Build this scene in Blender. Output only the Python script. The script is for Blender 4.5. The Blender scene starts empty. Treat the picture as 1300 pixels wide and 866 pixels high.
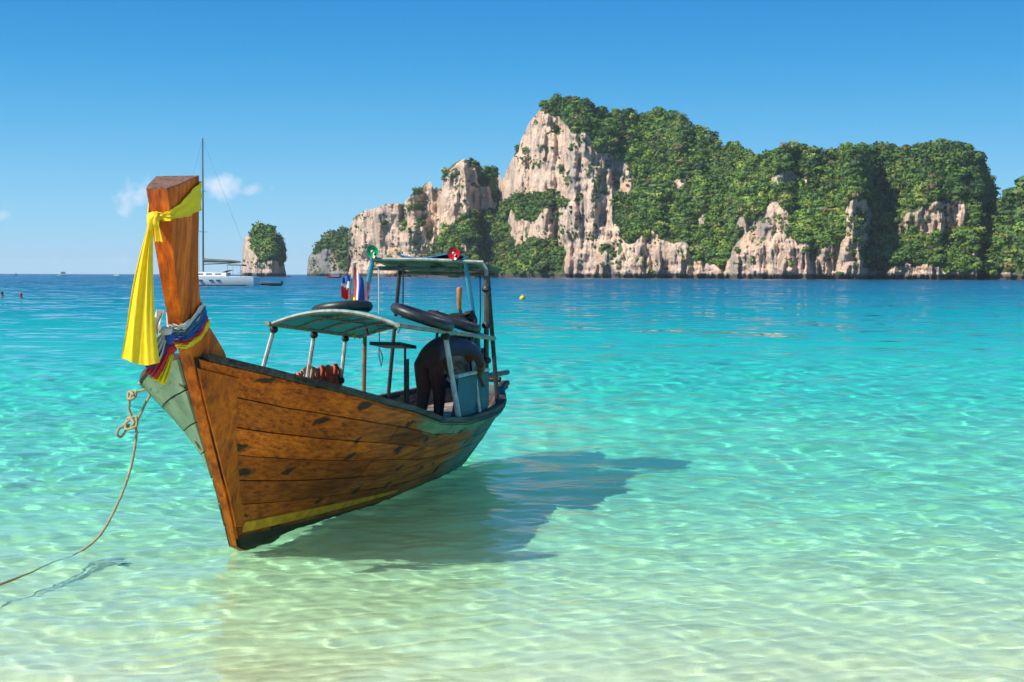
import bpy, math, random
import numpy as np
from mathutils import Vector, Matrix

random.seed(7)
rng = np.random.default_rng(11)
S = bpy.context.scene
COL = S.collection

# ------------------------------------------------------------------ camera
F = 1806.0            # focal length in photo pixels (50 mm on 36 mm, 1300 px wide)
HZ = 349.0            # horizon row in the photo
CAMH = 2.3
PITCH = math.atan((433 - HZ) / F)
cam = bpy.data.cameras.new('camera')
cam.lens = 50.0
cam.sensor_width = 36.0
cam.sensor_fit = 'HORIZONTAL'
cam.clip_start = 0.1
cam.clip_end = 30000
cam_o = bpy.data.objects.new('camera', cam)
COL.objects.link(cam_o)
cam_o.matrix_world = (Matrix.Translation((0, 0, CAMH)) @ Matrix.Rotation(math.pi / 2 - PITCH, 4, 'X')
                      @ Matrix.Rotation(math.radians(0.15), 4, 'Z'))
S.camera = cam_o

# ------------------------------------------------------------------ sky and sun
SUN = Vector((-0.93, -0.42, 1.08)).normalized()
w = bpy.data.worlds.new('World')
S.world = w
w.use_nodes = True
nt = w.node_tree
WN, WL = nt.nodes.new, nt.links.new
bg = nt.nodes['Background']
bg.inputs['Strength'].default_value = 0.1
sky = WN('ShaderNodeTexSky')
sky.sky_type = 'NISHITA'
sky.sun_disc = False
sky.sun_elevation = math.asin(SUN.z)
sky.sun_rotation = math.atan2(SUN.x, SUN.y)
sky.dust_density = 0.2
sky.ozone_density = 4.0
tc = WN('ShaderNodeTexCoord')
nrm = WN('ShaderNodeVectorMath'); nrm.operation = 'NORMALIZE'
WL(tc.outputs['Generated'], nrm.inputs[0])
sep = WN('ShaderNodeSeparateXYZ'); WL(nrm.outputs[0], sep.inputs[0])
ramp = WN('ShaderNodeValToRGB'); WL(sep.outputs['Z'], ramp.inputs[0])
cr = ramp.color_ramp
cr.interpolation = 'B_SPLINE'
cr.elements[0].position = 0.0; cr.elements[0].color = (0.34, 0.60, 0.78, 1)
cr.elements[1].position = 1.0; cr.elements[1].color = (0.015, 0.11, 0.34, 1)
for p_, c_ in ((0.035, (0.225, 0.53, 0.74, 1)), (0.085, (0.100, 0.40, 0.69, 1)), (0.14, (0.022, 0.285, 0.61, 1)),
               (0.20, (0.005, 0.20, 0.53, 1)), (0.4, (0.008, 0.16, 0.46, 1))):
    e = cr.elements.new(p_); e.color = c_
sc10 = WN('ShaderNodeVectorMath'); sc10.operation = 'SCALE'; sc10.inputs['Scale'].default_value = 8.7
WL(ramp.outputs[0], sc10.inputs[0])
mixs = WN('ShaderNodeMix'); mixs.data_type = 'RGBA'; mixs.inputs['Factor'].default_value = 0.95
WL(sky.outputs[0], mixs.inputs['A']); WL(sc10.outputs[0], mixs.inputs['B'])


def wmath(op, a, b=None):
    n = WN('ShaderNodeMath'); n.operation = op
    for i, x in enumerate((a, b)):
        if x is None:
            continue
        if isinstance(x, (int, float)):
            n.inputs[i].default_value = x
        else:
            WL(x, n.inputs[i])
    return n.outputs[0]


# a few small fair-weather clouds low over the sea
ymax = wmath('MAXIMUM', sep.outputs['Y'], 0.05)
az = wmath('DIVIDE', sep.outputs['X'], ymax)
el = wmath('DIVIDE', sep.outputs['Z'], ymax)
nz = WN('ShaderNodeTexNoise'); nz.inputs['Scale'].default_value = 60; nz.inputs['Detail'].default_value = 7
nz.inputs['Roughness'].default_value = 0.55
WL(nrm.outputs[0], nz.inputs['Vector'])
mask = None
for px, py, rx, ry, amp in ((172, 250, 34, 34, 1.0), (282, 241, 36, 26, 1.0), (330, 243, 36, 13, .8), (120, 330, 70, 12, .5), (0, 275, 34, 16, .6),
                            (1500, 250, 60, 26, 1.0), (-220, 262, 70, 26, 1.0), (-420, 230, 60, 30, 1.0), (1700, 270, 70, 18, 1.0)):
    u = wmath('DIVIDE', wmath('SUBTRACT', az, (px - 650) / F), rx / F)
    v = wmath('DIVIDE', wmath('SUBTRACT', el, (HZ - py) / F), ry / F)
    r2 = wmath('ADD', wmath('MULTIPLY', u, u), wmath('MULTIPLY', v, v))
    m_ = wmath('MULTIPLY', wmath('MAXIMUM', wmath('SUBTRACT', 1.0, r2), 0.0), amp)
    mask = m_ if mask is None else wmath('MAXIMUM', mask, m_)
dens = wmath('SUBTRACT', wmath('ADD', wmath('MULTIPLY', nz.outputs[0], 2.6), wmath('MULTIPLY', mask, 0.80)), 1.66)
dens = wmath('MULTIPLY', wmath('MINIMUM', wmath('MAXIMUM', wmath('MULTIPLY', dens, 1.3), 0.0), 1.0), wmath('MINIMUM', wmath('MULTIPLY', mask, 2.5), 0.62))
mixc = WN('ShaderNodeMix'); mixc.data_type = 'RGBA'
WL(dens, mixc.inputs['Factor']); WL(mixs.outputs['Result'], mixc.inputs['A'])
mixc.inputs['B'].default_value = (7.0, 6.9, 7.6, 1)
WL(mixc.outputs['Result'], bg.inputs['Color'])

sun = bpy.data.lights.new('sun', 'SUN')
sun.energy = 4.7
sun.angle = math.radians(0.5)
sun.color = (1.0, 0.94, 0.84)
sun.cycles.is_caustics_light = True
sun_o = bpy.data.objects.new('sun', sun)
COL.objects.link(sun_o)
sun_o.rotation_euler = SUN.to_track_quat('Z', 'Y').to_euler()
sun_o.location = (-30, -10, 40)

vs = S.view_settings
vs.view_transform = 'Standard'
vs.look = 'None'
vs.exposure = 0.55
vs.gamma = 1.0
vs.use_curve_mapping = False
S.cycles.use_denoising = True
S.cycles.max_bounces = 7
S.cycles.diffuse_bounces = 3
S.cycles.volume_bounces = 0
S.cycles.adaptive_threshold = 0.02
S.cycles.transmission_bounces = 6
S.cycles.sample_clamp_indirect = 6.0


# ------------------------------------------------------------------ helpers
def ray(px, py):
    d = ((px - 650) / F, 1.0, (433 - py) / F)
    c, s = math.cos(PITCH), math.sin(PITCH)
    return Vector((d[0], d[1] * c + d[2] * s, -d[1] * s + d[2] * c))


def at(px, py, D):
    """world point at forward distance D seen at that place of the photo"""
    r = ray(px, py)
    return Vector((0, 0, CAMH)) + r * (D / r.y)


def hash2(ix, iy, seed):
    h = (ix.astype(np.int64) * 374761393 + iy.astype(np.int64) * 668265263 + seed * 1442695041) & 0xffffffff
    h = ((h ^ (h >> 13)) * 1274126177) & 0xffffffff
    h = h ^ (h >> 16)
    return (h & 0xffffff) / float(0xffffff)


def vnoise(x, y, seed=0):
    x = np.asarray(x, float); y = np.asarray(y, float)
    ix, iy = np.floor(x), np.floor(y)
    fx, fy = x - ix, y - iy
    fx = fx * fx * (3 - 2 * fx); fy = fy * fy * (3 - 2 * fy)
    a, b = hash2(ix, iy, seed), hash2(ix + 1, iy, seed)
    c, d = hash2(ix, iy + 1, seed), hash2(ix + 1, iy + 1, seed)
    return (a * (1 - fx) + b * fx) * (1 - fy) + (c * (1 - fx) + d * fx) * fy


def fbm(x, y, seed=0, oct=4, gain=0.5):
    t, a, n = 0.0, 1.0, 0.0
    for k in range(oct):
        t = t + a * (vnoise(x * 2 ** k, y * 2 ** k, seed + k) - 0.5)
        n += a; a *= gain
    return t / n * 2


def mesh_np(name, V, Q, smooth=True):
    """quick mesh from numpy vertices and quads"""
    me = bpy.data.meshes.new(name)
    V = np.ascontiguousarray(V, np.float32).reshape(-1, 3)
    Q = np.ascontiguousarray(Q, np.int32).reshape(-1, 4)
    me.vertices.add(len(V)); me.vertices.foreach_set('co', V.ravel())
    me.loops.add(Q.size); me.loops.foreach_set('vertex_index', Q.ravel())
    me.polygons.add(len(Q)); me.polygons.foreach_set('loop_start', np.arange(0, Q.size, 4, dtype=np.int32))
    me.update(calc_edges=True)
    if smooth:
        me.shade_smooth()
    return me


def grid_quads(n, m):
    i = np.arange(n * m).reshape(n, m)
    return np.stack([i[:-1, :-1], i[:-1, 1:], i[1:, 1:], i[1:, :-1]], -1).reshape(-1, 4)


def link(name, me, mat=None, parent=None):
    o = bpy.data.objects.new(name, me)
    COL.objects.link(o)
    if mat is not None and me is not None:
        me.materials.append(mat)
    if parent is not None:
        o.parent = parent
    return o


def tag(o, label=None, cat=None, group=None, kind=None):
    if label: o['label'] = label
    if cat: o['category'] = cat
    if group: o['group'] = group
    if kind: o['kind'] = kind
    return o


class MB:
    """collects verts and faces for one mesh"""
    def __init__(self):
        self.v, self.f = [], []

    def add(self, V, Fc):
        k = len(self.v)
        self.v += [tuple(p) for p in V]
        self.f += [tuple(i + k for i in f) for f in Fc]
        return self

    def box(self, c, size, rot=None):
        M = rot if rot is not None else Matrix.Identity(3)
        V = []
        for z in (-.5, .5):
            for x, y in ((-.5, -.5), (.5, -.5), (.5, .5), (-.5, .5)):
                V.append(Vector(c) + M @ Vector((x * size[0], y * size[1], z * size[2])))
        return self.add(V, [(3, 2, 1, 0), (4, 5, 6, 7), (0, 1, 5, 4), (1, 2, 6, 5), (2, 3, 7, 6), (3, 0, 4, 7)])

    def tube(self, path, r, n=8, caps=True, flat=1.0):
        P = [Vector(p) for p in path]
        R = r if isinstance(r, (list, tuple)) else [r] * len(P)
        V, Fc = [], []
        up = None
        for i, p in enumerate(P):
            t = (P[min(i + 1, len(P) - 1)] - P[max(i - 1, 0)]).normalized()
            if up is None:
                up = Vector((0, 0, 1)) if abs(t.z) < .9 else Vector((1, 0, 0))
            x = t.cross(up).normalized(); up = x.cross(t).normalized()
            for k in range(n):
                a = 2 * math.pi * k / n
                V.append(p + (x * math.cos(a) + up * math.sin(a) * flat) * R[i])
        for i in range(len(P) - 1):
            for k in range(n):
                k2 = (k + 1) % n
                Fc.append((i * n + k, i * n + k2, (i + 1) * n + k2, (i + 1) * n + k))
        if caps:
            Fc.append(tuple(reversed(range(n))))
            Fc.append(tuple((len(P) - 1) * n + k for k in range(n)))
        return self.add(V, Fc)

    def solid(self, A, B):
        """closed slab between two grids of points (rows x cols), A outer"""
        n, m = len(A), len(A[0])
        V = [p for row in A for p in row] + [p for row in B for p in row]
        o = n * m
        Fc = []
        for i in range(n - 1):
            for j in range(m - 1):
                a, b, c, d = i * m + j, i * m + j + 1, (i + 1) * m + j + 1, (i + 1) * m + j
                Fc.append((a, b, c, d)); Fc.append((o + d, o + c, o + b, o + a))
        for i in range(n - 1):
            Fc.append((i * m, (i + 1) * m, o + (i + 1) * m, o + i * m))
            Fc.append(((i + 1) * m + m - 1, i * m + m - 1, o + i * m + m - 1, o + (i + 1) * m + m - 1))
        for j in range(m - 1):
            Fc.append((j + 1, j, o + j, o + j + 1))
            q = (n - 1) * m
            Fc.append((q + j, q + j + 1, o + q + j + 1, o + q + j))
        return self.add(V, Fc)

    def blob(self, c, r, n=10, m=8, jit=0.0, rot=None):
        c = Vector(c); M = rot if rot is not None else Matrix.Identity(3)
        rr = Vector(r) if not isinstance(r, (int, float)) else Vector((r, r, r))
        V = [c + M @ Vector((0, 0, -rr.z))]
        for j in range(1, m):
            ph = -math.pi / 2 + math.pi * j / m
            for k in range(n):
                a = 2 * math.pi * k / n
                q = 1 + random.uniform(-jit, jit)
                V.append(c + M @ Vector((rr.x * math.cos(ph) * math.cos(a) * q, rr.y * math.cos(ph) * math.sin(a) * q, rr.z * math.sin(ph) * q)))
        V.append(c + M @ Vector((0, 0, rr.z)))
        Fc = [(0, 1 + (k + 1) % n, 1 + k) for k in range(n)]
        for j in range(m - 2):
            for k in range(n):
                a = 1 + j * n + k; b = 1 + j * n + (k + 1) % n
                Fc.append((a, b, b + n, a + n))
        l = len(V) - 1; q = 1 + (m - 2) * n
        Fc += [(q + k, q + (k + 1) % n, l) for k in range(n)]
        return self.add(V, Fc)

    def torus(self, c, R, r, M, n=28, m=10):
        c = Vector(c); V, Fc = [], []
        for i in range(n):
            a = 2 * math.pi * i / n
            for j in range(m):
                b = 2 * math.pi * j / m
                q = R + r * math.cos(b)
                V.append(c + M @ Vector((q * math.cos(a), q * math.sin(a), r * math.sin(b))))
        for i in range(n):
            for j in range(m):
                i2, j2 = (i + 1) % n, (j + 1) % m
                Fc.append((i * m + j, i2 * m + j, i2 * m + j2, i * m + j2))
        return self.add(V, Fc)

    def mesh(self, name, base=(0, 0, 0), k=1.0, smooth=True, sharp=0.7):
        b = Vector(base)
        me = bpy.data.meshes.new(name)
        me.from_pydata([tuple((Vector(p) - b) * k) for p in self.v], [], self.f)
        me.update()
        if smooth:
            me.shade_smooth()
            me.set_sharp_from_angle(angle=sharp)
        return me


def catmull(P, n=8):
    P = [Vector(p) for p in P]
    out = []
    for i in range(len(P) - 1):
        p0, p1, p2, p3 = P[max(i - 1, 0)], P[i], P[i + 1], P[min(i + 2, len(P) - 1)]
        for k in range(n):
            t = k / n
            out.append(.5 * ((2 * p1) + (p2 - p0) * t + (2 * p0 - 5 * p1 + 4 * p2 - p3) * t * t + (3 * p1 - p0 - 3 * p2 + p3) * t ** 3))
    out.append(P[-1])
    return out


# ------------------------------------------------------------------ materials
def newmat(name):
    m = bpy.data.materials.new(name); m.use_nodes = True
    return m, m.node_tree.nodes, m.node_tree.links, m.node_tree.nodes['Principled BSDF']


def noise_node(N, L, vec, scale, detail=4, rough=.55, mapping=None):
    if mapping:
        mp = N.new('ShaderNodeMapping'); mp.inputs['Scale'].default_value = mapping
        L.new(vec, mp.inputs['Vector']); vec = mp.outputs[0]
    n = N.new('ShaderNodeTexNoise'); n.inputs['Scale'].default_value = scale
    n.inputs['Detail'].default_value = detail; n.inputs['Roughness'].default_value = rough
    L.new(vec, n.inputs['Vector'])
    return n.outputs['Fac']


def ramp_node(N, L, fac, stops):
    r = N.new('ShaderNodeValToRGB')
    L.new(fac, r.inputs[0])
    e = r.color_ramp.elements
    while len(e) < len(stops):
        e.new(0.5)
    for el_, (p, c) in zip(e, sorted(stops)):
        el_.position = p; el_.color = (*c, 1) if len(c) == 3 else c
    return r.outputs[0]


def mix_node(N, L, fac, a, b, blend='MIX'):
    m = N.new('ShaderNodeMix'); m.data_type = 'RGBA'; m.blend_type = blend
    for key, x in (('Factor', fac), ('A', a), ('B', b)):
        if isinstance(x, (int, float)):
            m.inputs[key].default_value = x
        elif isinstance(x, tuple):
            m.inputs[key].default_value = (*x, 1)
        else:
            L.new(x, m.inputs[key])
    return m.outputs['Result']


def bump_node(N, L, h, dist, strength=1.0):
    b = N.new('ShaderNodeBump'); b.inputs['Distance'].default_value = dist; b.inputs['Strength'].default_value = strength
    L.new(h, b.inputs['Height'])
    return b.outputs[0]


def math_node(N, L, op, a, b=None):
    n = N.new('ShaderNodeMath'); n.operation = op
    for i, x in enumerate((a, b)):
        if x is None: continue
        if isinstance(x, (int, float)): n.inputs[i].default_value = x
        else: L.new(x, n.inputs[i])
    return n.outputs[0]


def simple(name, col, rough=.6, var=.25, scale=8, metal=0.0, bump=0.0, stretch=None, col2=None):
    """one colour with wear: mottled noise between col and a second tone"""
    m, N, L, p = newmat(name)
    t = N.new('ShaderNodeTexCoord')
    f = noise_node(N, L, t.outputs['Object'], scale, 5, .6, stretch)
    c2 = col2 or tuple(c * (1 - var * 1.6) for c in col)
    c = ramp_node(N, L, f, [(.3, c2), (.62, col)])
    L.new(c, p.inputs['Base Color'])
    p.inputs['Roughness'].default_value = rough
    p.inputs['Metallic'].default_value = metal
    if bump:
        L.new(bump_node(N, L, f, bump), p.inputs['Normal'])
    return m


def wood_mat(name, light, mid, dark, rough=.42, axis=(7, .55, 7), painted=False, stains=False):
    m, N, L, p = newmat(name)
    t = N.new('ShaderNodeTexCoord'); oc = t.outputs['Object']
    g1 = noise_node(N, L, oc, 4.2, 8, .62, tuple(a_ * (.6 if a_ < 1 else 1) for a_ in axis))
    g2 = noise_node(N, L, oc, 1.1, 4, .6, (axis[0] * .3, axis[1] * 1.2, axis[2] * .3))
    g3 = noise_node(N, L, oc, 9.0, 4, .6, (axis[0], axis[1] * 1.2, axis[2]))
    c = ramp_node(N, L, g1, [(.33, dark), (.48, mid), (.66, light)])
    big = ramp_node(N, L, g2, [(.36, (.26, .21, .19)), (.56, (1, 1, 1))])
    c = mix_node(N, L, .6, c, big, 'MULTIPLY')
    fine = ramp_node(N, L, g3, [(.3, (.72, .7, .68)), (.6, (1, 1, 1))])
    c = mix_node(N, L, .8, c, fine, 'MULTIPLY')
    oi = N.new('ShaderNodeObjectInfo')
    rv = ramp_node(N, L, oi.outputs['Random'], [(0, (.55, .52, .52)), (.5, (.95, .9, .9)), (1, (1.25, 1.2, 1.1))])
    c = mix_node(N, L, .8, c, rv, 'MULTIPLY')
    if painted:
        at_ = N.new('ShaderNodeAttribute'); at_.attribute_name = 'paint'
        sp = N.new('ShaderNodeSeparateColor'); L.new(at_.outputs['Color'], sp.inputs[0])
        pn = noise_node(N, L, oc, 5.0, 6, .7, (1.0, .35, 1.6))
        # weathered green paint
        gp = ramp_node(N, L, noise_node(N, L, oc, 2.4, 5, .6), [(.3, (.10, .15, .10)), (.5, (.20, .27, .17)), (.72, (.34, .37, .24))])
        fac = ramp_node(N, L, math_node(N, L, 'ADD', math_node(N, L, 'MULTIPLY', pn, .9), sp.outputs['Red']), [(.82, (0, 0, 0)), (1.02, (1, 1, 1))])
        c = mix_node(N, L, fac, c, gp)
        bp = ramp_node(N, L, noise_node(N, L, oc, 3.0, 5, .6), [(.3, (.05, .08, .09)), (.6, (.15, .20, .20)), (.8, (.25, .29, .26))])
        fac = ramp_node(N, L, math_node(N, L, 'ADD', math_node(N, L, 'MULTIPLY', pn, .9), sp.outputs['Blue']), [(.80, (0, 0, 0)), (1.15, (1, 1, 1))])
        c = mix_node(N, L, fac, c, bp)
        fac = ramp_node(N, L, math_node(N, L, 'ADD', math_node(N, L, 'MULTIPLY', pn, .5), sp.outputs['Green']), [(.6, (0, 0, 0)), (.75, (1, 1, 1))])
        c = mix_node(N, L, fac, c, (.045, .035, .015))
    if stains:
        dn = N.new('ShaderNodeTexNoise'); dn.inputs['Scale'].default_value = 9; dn.inputs['Detail'].default_value = 4
        L.new(oc, dn.inputs['Vector'])
        av = N.new('ShaderNodeVectorMath'); av.operation = 'MULTIPLY_ADD'
        L.new(dn.outputs['Color'], av.inputs[0]); av.inputs[1].default_value = (.12, .12, .12); L.new(oc, av.inputs[2])
        sy_ = N.new('ShaderNodeSeparateXYZ'); L.new(av.outputs[0], sy_.inputs[0])
        cb = N.new('ShaderNodeCombineXYZ')
        L.new(math_node(N, L, 'MULTIPLY', sy_.outputs['Y'], 1.5), cb.inputs[0]); L.new(math_node(N, L, 'MULTIPLY', sy_.outputs['Z'], 3.4), cb.inputs[1])
        vo = N.new('ShaderNodeTexVoronoi'); vo.voronoi_dimensions = '2D'; vo.inputs['Scale'].default_value = 1.0
        L.new(cb.outputs[0], vo.inputs['Vector'])
        sel = N.new('ShaderNodeSeparateColor'); L.new(vo.outputs['Color'], sel.inputs[0])
        rad = math_node(N, L, 'MULTIPLY', sel.outputs['Red'], .115)
        d = math_node(N, L, 'SUBTRACT', vo.outputs['Distance'], rad)
        fac = ramp_node(N, L, d, [(.0, (.92, .92, .92)), (.055, (0, 0, 0))])
        c = mix_node(N, L, fac, c, (.018, .011, .007))
    L.new(c, p.inputs['Base Color'])
    p.inputs['Specular IOR Level'].default_value = .3
    rr = ramp_node(N, L, g2, [(.3, (rough + .22,) * 3), (.7, (rough - .08,) * 3)])
    L.new(rr, p.inputs['Roughness'])
    L.new(bump_node(N, L, g1, .006), p.inputs['Normal'])
    return m


def cloth_mat(name, col, rough=.8, sheen=.3, trans=0.0):
    m, N, L, p = newmat(name)
    t = N.new('ShaderNodeTexCoord')
    f = noise_node(N, L, t.outputs['Object'], 14, 4, .6)
    L.new(ramp_node(N, L, f, [(.3, tuple(c * .86 for c in col)), (.7, col)]), p.inputs['Base Color'])
    p.inputs['Roughness'].default_value = rough
    if 'Sheen Weight' in p.inputs: p.inputs['Sheen Weight'].default_value = sheen * .3
    if trans:
        out = N['Material Output']
        tr = N.new('ShaderNodeBsdfTranslucent'); tr.inputs['Color'].default_value = (*col, 1)
        mx = N.new('ShaderNodeMixShader'); mx.inputs[0].default_value = trans
        L.new(p.outputs[0], mx.inputs[1]); L.new(tr.outputs[0], mx.inputs[2]); L.new(mx.outputs[0], out.inputs['Surface'])
    L.new(bump_node(N, L, noise_node(N, L, t.outputs['Object'], 60, 2), .002), p.inputs['Normal'])
    return m


M = {}
M['plank'] = wood_mat('hull_wood', (.90, .205, .007), (.68, .118, .005), (.22, .038, .005), rough=.52, painted=True, stains=True)
M['stem'] = wood_mat('stem_wood', (.94, .225, .006), (.74, .140, .005), (.32, .055, .005), rough=.42, axis=(6, 6, .7))
M['endgrain'] = simple('end_grain', (.20, .10, .065), .9, .5, 30, bump=.01)
M['seam'] = simple('seam_caulk', (.020, .014, .010), .9, .3, 20)
M['liner'] = wood_mat('inner_planking', (.16, .11, .085), (.09, .06, .05), (.03, .02, .018), rough=.7)
M['rail'] = wood_mat('gunwale_wood', (.13, .105, .085), (.07, .055, .045), (.022, .018, .015), rough=.62)
M['deck'] = wood_mat('deck_wood', (.42, .36, .28), (.30, .25, .20), (.12, .09, .07), rough=.7)
M['yellowpaint'] = simple('yellow_paint', (.98, .38, .004), .6, .3, 9, col2=(.60, .20, .004))
M['greenpaint'] = simple('green_paint', (.27, .33, .21), .6, .3, 6, col2=(.12, .15, .10), stretch=(1, .3, 1))
M['bottom'] = simple('bottom_paint', (.07, .055, .022), .6, .3, 5)
M['whitepaint'] = simple('chipped_white_paint', (.60, .62, .58), .5, .3, 30, col2=(.24, .20, .16), stretch=(1, 1, .35))
M['bluepaint'] = simple('sky_blue_paint', (.045, .30, .46), .45, .2, 22, col2=(.03, .17, .27), stretch=(1, 1, .3))
M['rust'] = simple('rusty_steel', (.30, .125, .06), .7, .4, 26, col2=(.14, .075, .05), stretch=(1, 1, .3))
M['darksteel'] = simple('dark_steel', (.055, .05, .05), .5, .4, 20, metal=.4)
M['bamboo'] = simple('bamboo_pole', (.16, .10, .06), .6, .4, 18, col2=(.05, .035, .03), stretch=(1, 1, .25))
M['rubber'] = simple('black_rubber', (.032, .030, .030), .45, .4, 14)
M['trim'] = simple('grey_green_trim', (.32, .36, .30), .6, .3, 20, col2=(.14, .15, .12))
M['tarp'] = simple('blue_tarp', (.035, .20, .42), .5, .3, 8, col2=(.02, .10, .22))
M['roofwood'] = simple('roof_plywood', (.16, .16, .13), .8, .4, 8, col2=(.05, .06, .05), stretch=(1, .3, 1))
M['rope'] = simple('beige_rope', (.44, .34, .20), .9, .3, 40)
M['whiterope'] = simple('white_cord', (.62, .62, .58), .9, .2, 40)
M['hose'] = simple('yellow_hose', (.50, .33, .10), .5, .3, 20)
M['black'] = simple('black_metal', (.018, .018, .020), .45, .3, 20)
M['steel'] = simple('bare_steel', (.40, .40, .40), .35, .3, 20, metal=.8)
M['grip'] = simple('orange_grip', (.46, .17, .035), .5, .2, 15)
M['bluepanel'] = simple('blue_panel_paint', (.003, .085, .15), .6, .2, 6, col2=(.002, .045, .08), stretch=(1, 1, .4))
M['canopy'] = cloth_mat('turquoise_sheet', (.02, .40, .44), .5, 0, .35)
M['yellow'] = cloth_mat('yellow_satin', (.96, .68, .0), .6, .3, .12)
M['white'] = cloth_mat('white_cloth', (.74, .71, .66), .8, .3, .15)
M['blue'] = cloth_mat('blue_cloth', (.010, .07, .34), .7)
M['teal'] = cloth_mat('slate_blue_cloth', (.03, .10, .19), .7)
M['red'] = cloth_mat('red_cloth', (.56, .012, .018), .7)
M['orange'] = cloth_mat('orange_fabric', (.80, .12, .02), .8)
M['brown'] = cloth_mat('rust_brown_fabric', (.42, .085, .035), .85)
M['tan'] = cloth_mat('tan_fabric', (.52, .30, .19), .85)
M['navy'] = cloth_mat('navy_shirt', (.030, .045, .105), .85)
M['maroon'] = cloth_mat('dark_brown_trousers', (.085, .036, .030), .85)
M['skin'] = simple('skin', (.20, .09, .05), .55, .2, 20)
M['hair'] = simple('black_hair', (.012, .010, .009), .6, .2, 30)
M['greenlens'] = simple('green_plastic', (.0, .26, .10), .25, .2, 30)
M['redlens'] = simple('red_plastic', (.55, .010, .02), .25, .2, 30)
M['gelcoat'] = simple('white_gelcoat', (.74, .76, .77), .3, .06, 3)
M['glass'] = simple('dark_glass', (.02, .03, .04), .1, .2, 3)
M['sailcover'] = simple('grey_green_sail_cover', (.16, .19, .15), .8, .3, 1.5)
M['mast'] = simple('grey_mast', (.17, .18, .19), .45, .2, .6, metal=.3)
M['stone'] = simple('dark_stone', (.03, .035, .03), .9, .4, 9)
M['buoy'] = simple('yellow_plastic', (.85, .50, .01), .4, .1, 4)


def sea_material():
    m, N, L, p = newmat('sea_water')
    g = N.new('ShaderNodeNewGeometry')
    sp = N.new('ShaderNodeSeparateXYZ'); L.new(g.outputs['Position'], sp.inputs[0])
    # water clarity falls with the depth of the sea bed, which deepens with the distance from the beach
    wob = noise_node(N, L, g.outputs['Position'], 1.0, 3, .5, (.045, .10, 1))
    yy = math_node(N, L, 'ADD', sp.outputs['Y'], math_node(N, L, 'MULTIPLY', sp.outputs['X'], -.06))
    lg = math_node(N, L, 'LOGARITHM', math_node(N, L, 'MAXIMUM', yy, 1.0), 10.0)
    t = math_node(N, L, 'ADD', lg, math_node(N, L, 'MULTIPLY', math_node(N, L, 'SUBTRACT', wob, .5), .30))
    t = math_node(N, L, 'MULTIPLY', math_node(N, L, 'SUBTRACT', t, .8), 1 / 1.9)   # 6.3 m -> 0, 500 m -> 1
    c = ramp_node(N, L, t, TINT)
    L.new(c, p.inputs['Base Color'])
    p.inputs['IOR'].default_value = 1.33
    p.inputs['Roughness'].default_value = 0.0
    p.inputs['Transmission Weight'].default_value = 1.0
    n2 = noise_node(N, L, g.outputs['Position'], 1.0, 3, .6, (7.0, 11.0, 1))
    bn = bump_node(N, L, n2, .006)
    # wind waves too small for the far mesh: the slope comes from noise instead
    def slope(scale, mp):
        q = N.new('ShaderNodeMapping'); q.inputs['Scale'].default_value = mp; L.new(g.outputs['Position'], q.inputs['Vector'])
        n = N.new('ShaderNodeTexNoise'); n.inputs['Scale'].default_value = scale; n.inputs['Detail'].default_value = 3
        n.inputs['Roughness'].default_value = .6
        L.new(q.outputs[0], n.inputs['Vector'])
        v = N.new('ShaderNodeVectorMath'); v.operation = 'SUBTRACT'; L.new(n.outputs['Color'], v.inputs[0]); v.inputs[1].default_value = (.5, .5, .5)
        return v.outputs[0]
    far = N.new('ShaderNodeMapRange'); L.new(sp.outputs['Y'], far.inputs[0])
    far.inputs[1].default_value = 14; far.inputs[2].default_value = 70; far.inputs[3].default_value = 0.0; far.inputs[4].default_value = 1.0
    gust = ramp_node(N, L, noise_node(N, L, g.outputs['Position'], 1.0, 3, .6, (.012, .03, 1)), [(.35, (.55, .55, .55)), (.65, (1.1, 1.1, 1.1))])
    sl = N.new('ShaderNodeVectorMath'); sl.operation = 'ADD'
    s2 = N.new('ShaderNodeVectorMath'); s2.operation = 'SCALE'; L.new(slope(1.0, (.22, .30, 1)), s2.inputs[0]); s2.inputs['Scale'].default_value = 1.05
    s1 = N.new('ShaderNodeVectorMath'); s1.operation = 'SCALE'; L.new(slope(1.0, (.9, 1.3, 1)), s1.inputs[0]); s1.inputs['Scale'].default_value = 1.5
    L.new(s1.outputs[0], sl.inputs[0]); L.new(s2.outputs[0], sl.inputs[1])
    k1 = N.new('ShaderNodeVectorMath'); k1.operation = 'MULTIPLY'; L.new(sl.outputs[0], k1.inputs[0]); k1.inputs[1].default_value = (.42, .70, 0)
    # far normals leaned shoreward so the sea mirrors higher, deeper blue sky
    k0 = N.new('ShaderNodeVectorMath'); k0.operation = 'ADD'; L.new(k1.outputs[0], k0.inputs[0]); k0.inputs[1].default_value = (0, -.175, 0)
    k2 = N.new('ShaderNodeVectorMath'); k2.operation = 'SCALE'; L.new(k0.outputs[0], k2.inputs[0])
    L.new(math_node(N, L, 'MULTIPLY', far.outputs[0], gust), k2.inputs['Scale'])
    ad = N.new('ShaderNodeVectorMath'); ad.operation = 'ADD'; L.new(bn, ad.inputs[0]); L.new(k2.outputs[0], ad.inputs[1])
    nn = N.new('ShaderNodeVectorMath'); nn.operation = 'NORMALIZE'; L.new(ad.outputs[0], nn.inputs[0])
    L.new(nn.outputs[0], p.inputs['Normal'])
    return m


TINT = [(0.0, (.84, .985, .80)), (.07, (.67, .98, .79)), (.15, (.41, .965, .71)), (.23, (.20, .94, .74)), (.33, (.065, .88, .80)),
        (.47, (.012, .66, .76)), (.60, (.002, .41, .61)), (.78, (.001, .20, .42)), (1.0, (.001, .11, .30))]
M['sea'] = sea_material()


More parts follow.
